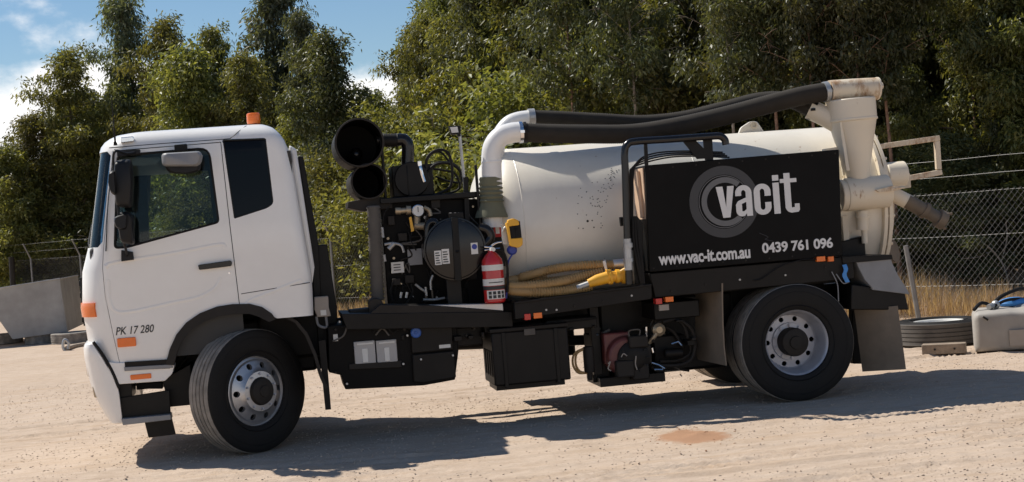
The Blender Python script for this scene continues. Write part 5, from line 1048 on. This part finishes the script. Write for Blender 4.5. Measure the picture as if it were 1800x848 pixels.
VAR = {
 'olive': make_tree(1, 9, 1.45, .10, 64, 32000, 'leaf_olive', 'bark', .075, wd=.17),
 'blue': make_tree(2, 9, 1.25, .18, 56, 21000, 'leaf_blue', 'bark', .075, droop=.9, lmin=.10, lmax=.19, wd=.15),
 'bushy': make_tree(3, 6, 1.7, .04, 60, 30000, 'leaf_bright', 'bark', .05, droop=.45, wd=.2, lmin=.08, lmax=.15),
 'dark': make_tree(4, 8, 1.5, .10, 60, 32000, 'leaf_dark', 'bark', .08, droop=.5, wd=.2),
 'gum': make_tree(5, 11, 2.0, .45, 44, 17000, 'leaf_blue', 'pale_bark', .13, droop=.9, forks=2, lmin=.11, lmax=.2, wd=.15),
 'olive2': make_tree(6, 9, 1.6, .20, 58, 30000, 'leaf_olive', 'bark', .085, droop=.8, wd=.16),
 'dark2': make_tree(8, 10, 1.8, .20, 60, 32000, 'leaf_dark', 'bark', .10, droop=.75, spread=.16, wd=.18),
 'pole': make_tree(12, 10, 1.3, .50, 30, 12000, 'leaf_dark', 'red_bark', .06, droop=.8, wd=.17),
 'scrub': make_tree(9, 4, 1.7, .03, 54, 26000, 'leaf_olive', 'bark', .035, droop=.35, wd=.19, spread=.17, lmin=.08, lmax=.15, forks=2),
 'feather': make_tree(10, 6, 1.5, .05, 56, 26000, 'leaf_bright', 'bark', .05, droop=.8, wd=.17, spread=.17, forks=2),
}
def horizon_y(px): return 387-.0763*(px-900)
def plant(px, ytop, depth, var, label, group, wide=1.0, rz=None, leaf=None, name='eucalypt_tree', cat='tree'):
    wme, cme, H = VAR[var]; k = FPX/depth; hgt = CAM.z+(horizon_y(px)-ytop)/k
    pxg = px+.0763*(horizon_y(px)-ytop); base = column(pxg, depth)
    e = empty(name, base, label, cat, group); s = hgt/H; w_ = s*wide if s < 1.25 else (s**.6)*wide
    for nm, d in (('trunk', wme), ('crown', cme)):
        o = bpy.data.objects.new(nm, d); col.objects.link(o); o.parent = e; o.scale = (w_, w_, s); o.rotation_euler = (0, 0, rz if rz is not None else rnd.uniform(0, 6.28))
        if leaf and nm == 'crown': o.material_slots[0].link = 'OBJECT'; o.material_slots[0].material = MATS[leaf]
    return e
SK = 'trees along the skyline left of the tank'; WD = 'trees of the dense wood behind the tank'
for a in [
 (2, 262, 47, 'bushy', 'low olive tree at the far left edge of the frame', SK, 1.2, 'leaf_olive'), (52, 200, 48, 'olive', 'short feathery tree, second from the left edge, under the white cloud', SK, 1.4, None), (112, 88, 48, 'olive', 'ragged olive tree left of the tall blue green tree', SK, 1.15, None),
 (152, 165, 51, 'bushy', 'rounded tree filling the gap left of the tallest left tree', SK, 1.1, 'leaf_blue'), (218, -12, 49, 'blue', 'tall slender blue green gum, left of the two tallest over the cab', SK, 1.0, None), (284, 34, 46, 'olive', 'olive tree just right of the tall slender blue green gum', SK, 1.0, None),
 (338, 88, 43, 'bushy', 'dense green tree above the middle of the cab roof', SK, 1.05, 'leaf_olive'), (374, 50, 46, 'olive2', 'thin topped tree left of the orange beacon', SK, .95, None), (424, 96, 42, 'olive2', 'olive tree straight behind the orange beacon', SK, 1.1, None), (472, -30, 44, 'blue', 'tall loose gum rising right of the orange beacon', SK, 1.15, None),
 (528, 18, 42, 'blue', 'narrow gum leaning beside the tall loose gum', SK, .8, None), (574, 58, 38, 'dark', 'dark dense tree beside the cloud gap, behind the cab back', SK, 1.0, None), (606, 190, 40, 'dark2', 'short dark tree above the black intake drums', SK, .8, None), (655, 165, 47, 'olive', 'low tree under the white cloud in the sky gap', SK, 1.3, None),
 (728, 40, 40, 'olive', 'olive tree at the right edge of the cloud gap', SK, 1.0, None), (772, -40, 40, 'olive2', 'tall open tree right of the cloud gap', SK, 1.0, None),
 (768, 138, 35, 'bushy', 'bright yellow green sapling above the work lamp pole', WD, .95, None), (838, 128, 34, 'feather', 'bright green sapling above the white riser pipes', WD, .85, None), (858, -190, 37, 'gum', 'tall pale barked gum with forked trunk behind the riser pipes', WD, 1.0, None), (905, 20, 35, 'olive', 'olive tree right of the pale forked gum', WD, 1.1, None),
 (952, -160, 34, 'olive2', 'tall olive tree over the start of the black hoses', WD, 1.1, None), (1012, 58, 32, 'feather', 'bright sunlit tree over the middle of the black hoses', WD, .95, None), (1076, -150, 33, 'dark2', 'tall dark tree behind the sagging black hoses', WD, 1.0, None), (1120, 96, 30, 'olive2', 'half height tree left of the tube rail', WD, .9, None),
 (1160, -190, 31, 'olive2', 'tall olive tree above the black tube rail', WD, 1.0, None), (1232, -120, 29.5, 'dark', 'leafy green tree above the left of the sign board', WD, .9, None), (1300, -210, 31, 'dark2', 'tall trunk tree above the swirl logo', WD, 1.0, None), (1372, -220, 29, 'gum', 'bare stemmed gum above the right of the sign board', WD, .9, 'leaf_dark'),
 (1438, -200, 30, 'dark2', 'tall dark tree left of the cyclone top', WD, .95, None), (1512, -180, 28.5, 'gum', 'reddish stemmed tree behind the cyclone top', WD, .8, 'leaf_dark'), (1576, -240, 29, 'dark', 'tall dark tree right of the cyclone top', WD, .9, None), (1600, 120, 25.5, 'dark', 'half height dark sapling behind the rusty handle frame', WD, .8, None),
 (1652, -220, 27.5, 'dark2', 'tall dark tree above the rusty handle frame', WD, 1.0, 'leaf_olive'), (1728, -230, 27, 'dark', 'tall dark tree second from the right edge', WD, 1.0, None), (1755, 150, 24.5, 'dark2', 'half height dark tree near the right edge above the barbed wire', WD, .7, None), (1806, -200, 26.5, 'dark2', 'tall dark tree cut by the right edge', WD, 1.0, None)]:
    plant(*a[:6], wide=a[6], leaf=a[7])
PL = 'bare stemmed saplings of the wood'
for a in [(1262, -160, 25.6, 'slim bare stem left of the swirl logo top', 'pale_bark'), (1340, -200, 25.2, 'slim reddish stem above the right half of the swirl logo', None), (1404, -180, 24.6, 'slim reddish stem above the lettering, left of the cyclone', None), (1452, -210, 25.0, 'reddish stem close behind the hose clamp', None), (1492, -190, 24.2, 'reddish stem straight above the cyclone pipe', None), (1536, -200, 24.4, 'reddish stem just right of the cyclone pipe', None), (1690, -190, 25.0, 'slim dark stem right of the handle frame', None), (1778, -200, 24.6, 'slim pale stem near the right edge', 'pale_bark'), (1090, -170, 27.8, 'pale thin stem over the middle of the hoses', 'pale_bark'), (985, -160, 29.0, 'thin reddish stem left of the bright sunlit tree', None)]:
    e_ = plant(a[0], a[1], a[2], 'pole', a[3], PL)
    if a[4]:
        for o in e_.children:
            if o.name.startswith('trunk'): o.material_slots[0].link = 'OBJECT'; o.material_slots[0].material = MATS[a[4]]
SB = 'low scrub along the fence'
for a in [(18, 345, 50, 'low scrub above the steel bin at the left edge', 1.3), (118, 335, 48, 'low scrub between the steel bin and the windscreen', 1.3), (640, 345, 35.5, 'low scrub seen between the cab back and the ribbed duct', 1.1), (735, 205, 33, 'olive scrub behind the work lamp pole', 1.1), (940, 130, 31.5, 'olive scrub just above the two white pipe elbows', 1.2), (1080, 165, 30, 'olive scrub above the sagging middle of the hoses', 1.2), (1200, 120, 28.5, 'olive scrub above the end of the tube rail', 1.0)]:
    plant(a[0], a[1], a[2], 'scrub', a[3], SB, wide=a[4], name='scrub_bush', cat='bush')
# the wood behind reads as one mass
SKX = [-100, 0, 60, 110, 215, 300, 380, 470, 560, 590, 720, 760, 820, 2200]; SKY = [300, 275, 235, 170, 110, 125, 130, 90, 120, 215, 205, 60, -100, -260]
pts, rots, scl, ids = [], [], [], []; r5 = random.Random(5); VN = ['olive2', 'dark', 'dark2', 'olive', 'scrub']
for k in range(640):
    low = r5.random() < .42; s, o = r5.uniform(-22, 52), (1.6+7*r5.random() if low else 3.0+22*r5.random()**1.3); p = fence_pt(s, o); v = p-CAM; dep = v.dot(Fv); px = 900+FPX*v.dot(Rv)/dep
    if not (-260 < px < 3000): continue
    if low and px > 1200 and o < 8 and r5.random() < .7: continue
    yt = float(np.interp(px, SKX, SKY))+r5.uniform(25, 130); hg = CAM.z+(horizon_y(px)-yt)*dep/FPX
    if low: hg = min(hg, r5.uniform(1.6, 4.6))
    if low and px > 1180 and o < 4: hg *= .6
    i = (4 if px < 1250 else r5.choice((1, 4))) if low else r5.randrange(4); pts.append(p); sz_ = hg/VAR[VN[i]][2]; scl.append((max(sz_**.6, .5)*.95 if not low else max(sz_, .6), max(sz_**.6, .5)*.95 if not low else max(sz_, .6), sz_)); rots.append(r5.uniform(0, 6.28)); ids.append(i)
me = bpy.data.meshes.new('background_wood'); me.from_pydata(pts, [], []); 
for nm, ty, dat in (('rot', 'FLOAT', rots), ('idx', 'INT', ids)): a = me.attributes.new(nm, ty, 'POINT'); a.data.foreach_set('value', dat)
a = me.attributes.new('scl', 'FLOAT_VECTOR', 'POINT'); a.data.foreach_set('vector', [c for s_ in scl for c in s_])
wo = bpy.data.objects.new('background_wood', me); col.objects.link(wo); tag(wo, 'shaded wood of thin eucalypts massed behind the front trees', None, None, 'stuff')
ng = bpy.data.node_groups.new('wood', 'GeometryNodeTree'); ng.interface.new_socket('Geometry', in_out='INPUT', socket_type='NodeSocketGeometry'); ng.interface.new_socket('Geometry', in_out='OUTPUT', socket_type='NodeSocketGeometry')
gi, go_ = ng.nodes.new('NodeGroupInput'), ng.nodes.new('NodeGroupOutput'); ji = ng.nodes.new('GeometryNodeJoinGeometry')
def named(nm, ty): n = ng.nodes.new('GeometryNodeInputNamedAttribute'); n.data_type = ty; n.inputs[0].default_value = nm; return n.outputs[0]
first = {}
for o in bpy.data.objects:
    if o.type == 'MESH' and o.parent and o.name.split('.')[0] in ('trunk', 'crown') and o.data.name not in first: first[o.data.name] = o
for i, vn in enumerate(VN):
    for d in VAR[vn][:2]:
        oi = ng.nodes.new('GeometryNodeObjectInfo'); oi.transform_space = 'ORIGINAL'; oi.inputs[0].default_value = first[d.name]; oi.inputs['As Instance'].default_value = False
        ip = ng.nodes.new('GeometryNodeInstanceOnPoints'); cmp = ng.nodes.new('FunctionNodeCompare'); cmp.data_type = 'INT'; cmp.operation = 'EQUAL'; cmp.inputs[3].default_value = i
        ng.links.new(named('idx', 'INT'), cmp.inputs[2]); ng.links.new(cmp.outputs[0], ip.inputs['Selection']); cx_ = ng.nodes.new('ShaderNodeCombineXYZ'); ng.links.new(named('rot', 'FLOAT'), cx_.inputs[2])
        gti = ng.nodes.new('GeometryNodeGeometryToInstance'); ng.links.new(oi.outputs['Geometry'], gti.inputs[0]); ng.links.new(gti.outputs[0], ip.inputs['Instance'])
        ng.links.new(gi.outputs[0], ip.inputs['Points']); ng.links.new(cx_.outputs[0], ip.inputs['Rotation']); ng.links.new(named('scl', 'FLOAT_VECTOR'), ip.inputs['Scale']); ng.links.new(ip.outputs[0], ji.inputs[0])
ng.links.new(ji.outputs[0], go_.inputs[0]); md = wo.modifiers.new('wood', 'NODES'); md.node_group = ng
# dead fallen branches behind the fence
def branch(px, py, Yd, P, label):
    e = empty('fallen_branch', at(px, py, Yd), label, 'branch', 'dead branches behind the fence')
    for i, Q in enumerate(P):
        n_ = len(Q); MB().tube(spline([at(a, b, Yd+.1*i) for a, b in Q], 5), lambda k, t=.016-.003*i: max(.004, t*(1-k/(5*n_)*.6)), 6).build('stem' if i == 0 else 'twig', 'dead_wood', e)
branch(1770, 505, 8.5, [[(1775, 520), (1765, 470), (1735, 432), (1690, 415)], [(1760, 462), (1770, 420), (1768, 390)], [(1745, 440), (1720, 452), (1690, 455)], [(1768, 480), (1785, 440), (1800, 415)]], 'pale dead branch spreading over the dry grass at the right')

# ================================================================== THINGS IN THE YARD
sw = empty('spare_wheel', ground(1652, 603), 'spare truck wheel lying flat on the dirt behind the rear mud flap', 'wheel')
o = bpy.data.objects.new('tyre', tyre_me); col.objects.link(o); o.parent = sw; o.rotation_euler = (R(-90), 0, 0); o.location = (0, 0, .28); o.material_slots[1].link = 'OBJECT'; o.material_slots[1].material = MATS['duct_rubber']
m = MB(); c = sw.location; m.lathe([(.30, .262), (.285, .255), (.265, .20), (.15, .17), (.14, .20), (.02, .20)], c, (0, 0, 1), 40); m.build('rim', 'white_label', sw)
tw = ground(1660, 625); tb_ = empty('timber_block', tw, 'weathered timber block lying in front of the spare wheel', 'timber')
dx = V((math.cos(R(-9)), math.sin(R(-9)), 0)); a = ground(1621, 625); b = ground(1698, 622); d = (b-a); d.z = 0; L_ = d.length; u = d.normalized(); v = V((-u.y, u.x, 0)); m = MB(); P = [a, b, b+v*.16, a+v*.16]
m.add([p+V((0, 0, .005)) for p in P]+[p+V((0, 0, .115)) for p in P], [(0, 3, 2, 1), (4, 5, 6, 7), (0, 1, 5, 4), (1, 2, 6, 5), (2, 3, 7, 6), (3, 0, 4, 7)]); m.build('block', 'timber', tb_, bevel=.006)
for k in range(2): MB().cyl(a+u*(L_*(.3+.45*k))-v*.012+V((0, 0, .06)), a+u*(L_*(.3+.45*k))+v*.004+V((0, 0, .06)), .012, 8).build('nail_head', 'black_dusty', tb_)
a = ground(1716, 622); pt = empty('plastic_tank', ground(1770, 620), 'dusty grey plastic tank heaped with hoses at the right edge', 'tank')
u = V((math.cos(R(-24)), math.sin(R(-24)), 0)); v = V((-u.y, u.x, 0)); rr = []
for x_, s_ in ((0, .86), (.02, .95), (.06, 1), (.40, 1), (.44, .985), (.52, .985), (.56, 1), (1.0, 1), (1.05, .93)):
    hh, ww = .42*s_, .42*s_; q = roundpoly([(-ww, .01), (ww, .01), (ww, .43*s_+.01), (-ww, .43*s_+.01)], .06, 4); rr.append([a+u*x_+v*(.45+p[0])+V((0, 0, p[1])) for p in q])
m = MB(); m.rings(rr); m.build('tank_shell', 'poly_tank', pt, angle=40)
m = MB(); q = a+v*.012; m.tube([q+u*.10+V((0, 0, .40)), q+u*.15+V((0, 0, .36))], .012, 6); m.build('lid_clip', 'black_dusty', pt)
MB().add([q+u*.36-v*.003+V((0, 0, .06)), q+u*.95-v*.003+V((0, 0, .06)), q+u*.95-v*.003+V((0, 0, .24)), q+u*.36-v*.003+V((0, 0, .24)), q+u*.36+v*.03+V((0, 0, .06)), q+u*.95+v*.03+V((0, 0, .06)), q+u*.95+v*.03+V((0, 0, .24)), q+u*.36+v*.03+V((0, 0, .24))], [(0, 1, 2, 3), (4, 7, 6, 5), (0, 4, 5, 1), (1, 5, 6, 2), (2, 6, 7, 3), (3, 7, 4, 0)]).build('inset_panel', 'grey_box', pt, bevel=.004)
hp = empty('hose_heap', a+u*.5+v*.4+V((0, 0, .44)), 'tangle of black hoses and blue cloth on the grey plastic tank', 'hose')
for P, r_ in (([(1712, 545), (1725, 533), (1742, 538), (1748, 550), (1730, 556), (1714, 550)], .020), ([(1740, 545), (1755, 525), (1780, 512), (1800, 508), (1830, 515)], .022), ([(1730, 552), (1760, 546), (1800, 540), (1840, 545)], .022), ([(1748, 538), (1770, 528), (1800, 526), (1835, 532)], .018), ([(1715, 556), (1750, 556), (1800, 552), (1840, 555)], .022)):
    MB().tube(spline([at(a_, b_, 2.75+.1*i) for i, (a_, b_) in enumerate(P)], 6), r_, 8).build('hose', 'rubber', hp)
m = MB(); m.sphere(at(1750, 536, 2.8), .05, 12, 8); m.tube([at(1745, 537, 2.75), at(1738, 540, 2.7)], .03, 10); m.build('hose_end', 'galvanised', hp)
m = MB(); m.sphere(at(1782, 532, 3.0), .14, 14, 8, sz=.45, sx=1.3); m.build('blue_cloth', 'sky_blue_strap', hp); m = MB(); m.sphere(at(1800, 540, 2.9), .12, 14, 8, sz=.4, sx=1.2); m.build('grey_rag', 'grey_housing', hp)
# left: folded steel bin on old tyres
YB = 20.0; bn = empty('steel_bin', at(60, 607, YB), 'grey sheet steel bin raised on old tyres left of the cab', 'bin')
F_ = xz([(-70, 519), (104, 491), (117, 584), (22, 597), (-12, 548), (-70, 556)], YB); m = MB(); m.prism(F_, YB, YB+3.2); m.build('bin_body', 'sheet_metal', bn, bevel=.012)
m = MB()
for a_, b_ in (((-70, 518), (105, 490)), ((104, 491), (118, 584))): m.tube([at(*a_, YB-.01), at(*b_, YB-.01)], .018, 6)
m.build('folded_edge', 'sheet_metal', bn)
p1 = at(104, 491, YB); m = MB(); m.tube([p1, p1+V((0, 3.2, 0))], .016, 6); m.build('top_edge', 'sheet_metal', bn)
def lay_tyre(px, py, sc_, label):
    e = empty('old_tyre', ground(px, py), label, 'tyre', 'old tyres under the steel bin'); o = bpy.data.objects.new('tyre', tyre_me); col.objects.link(o); o.parent = e; o.rotation_euler = (R(-90), 0, 0); o.location = (0, 0, .28*sc_); o.scale = (sc_, sc_, sc_*1.1)
    o.material_slots[0].link = 'OBJECT'; o.material_slots[0].material = MATS['tread_rubber']; return e
lay_tyre(127, 603, .80, 'dusty grey tyre lying under the near corner of the steel bin'); lay_tyre(76, 603, .70, 'small old tyre lying under the middle of the steel bin'); lay_tyre(8, 604, .75, 'old tyre half seen under the steel bin at the left edge')
th = empty('tow_hitch', ground(128, 618), 'rusty tow hitch bar lying on the dirt beside the bumper', 'hitch'); c = ground(116, 618)
m = MB(); m.tube(spline([ground(150, 610)+V((0, 0, .05)), ground(132, 613)+V((0, 0, .05)), c+V((.02, 0, .06))], 4), .045, 8); m.build('hitch_bar', 'stone', th)
m = MB(); m.tube(spline([c+V((-.02, 0, 0)), c+V((-.05, 0, .10)), c+V((-.01, 0, .22)), c+V((.06, 0, .16)), c+V((.04, 0, .04))], 5), .028, 8); m.build('hitch_ring', 'galvanised', th)
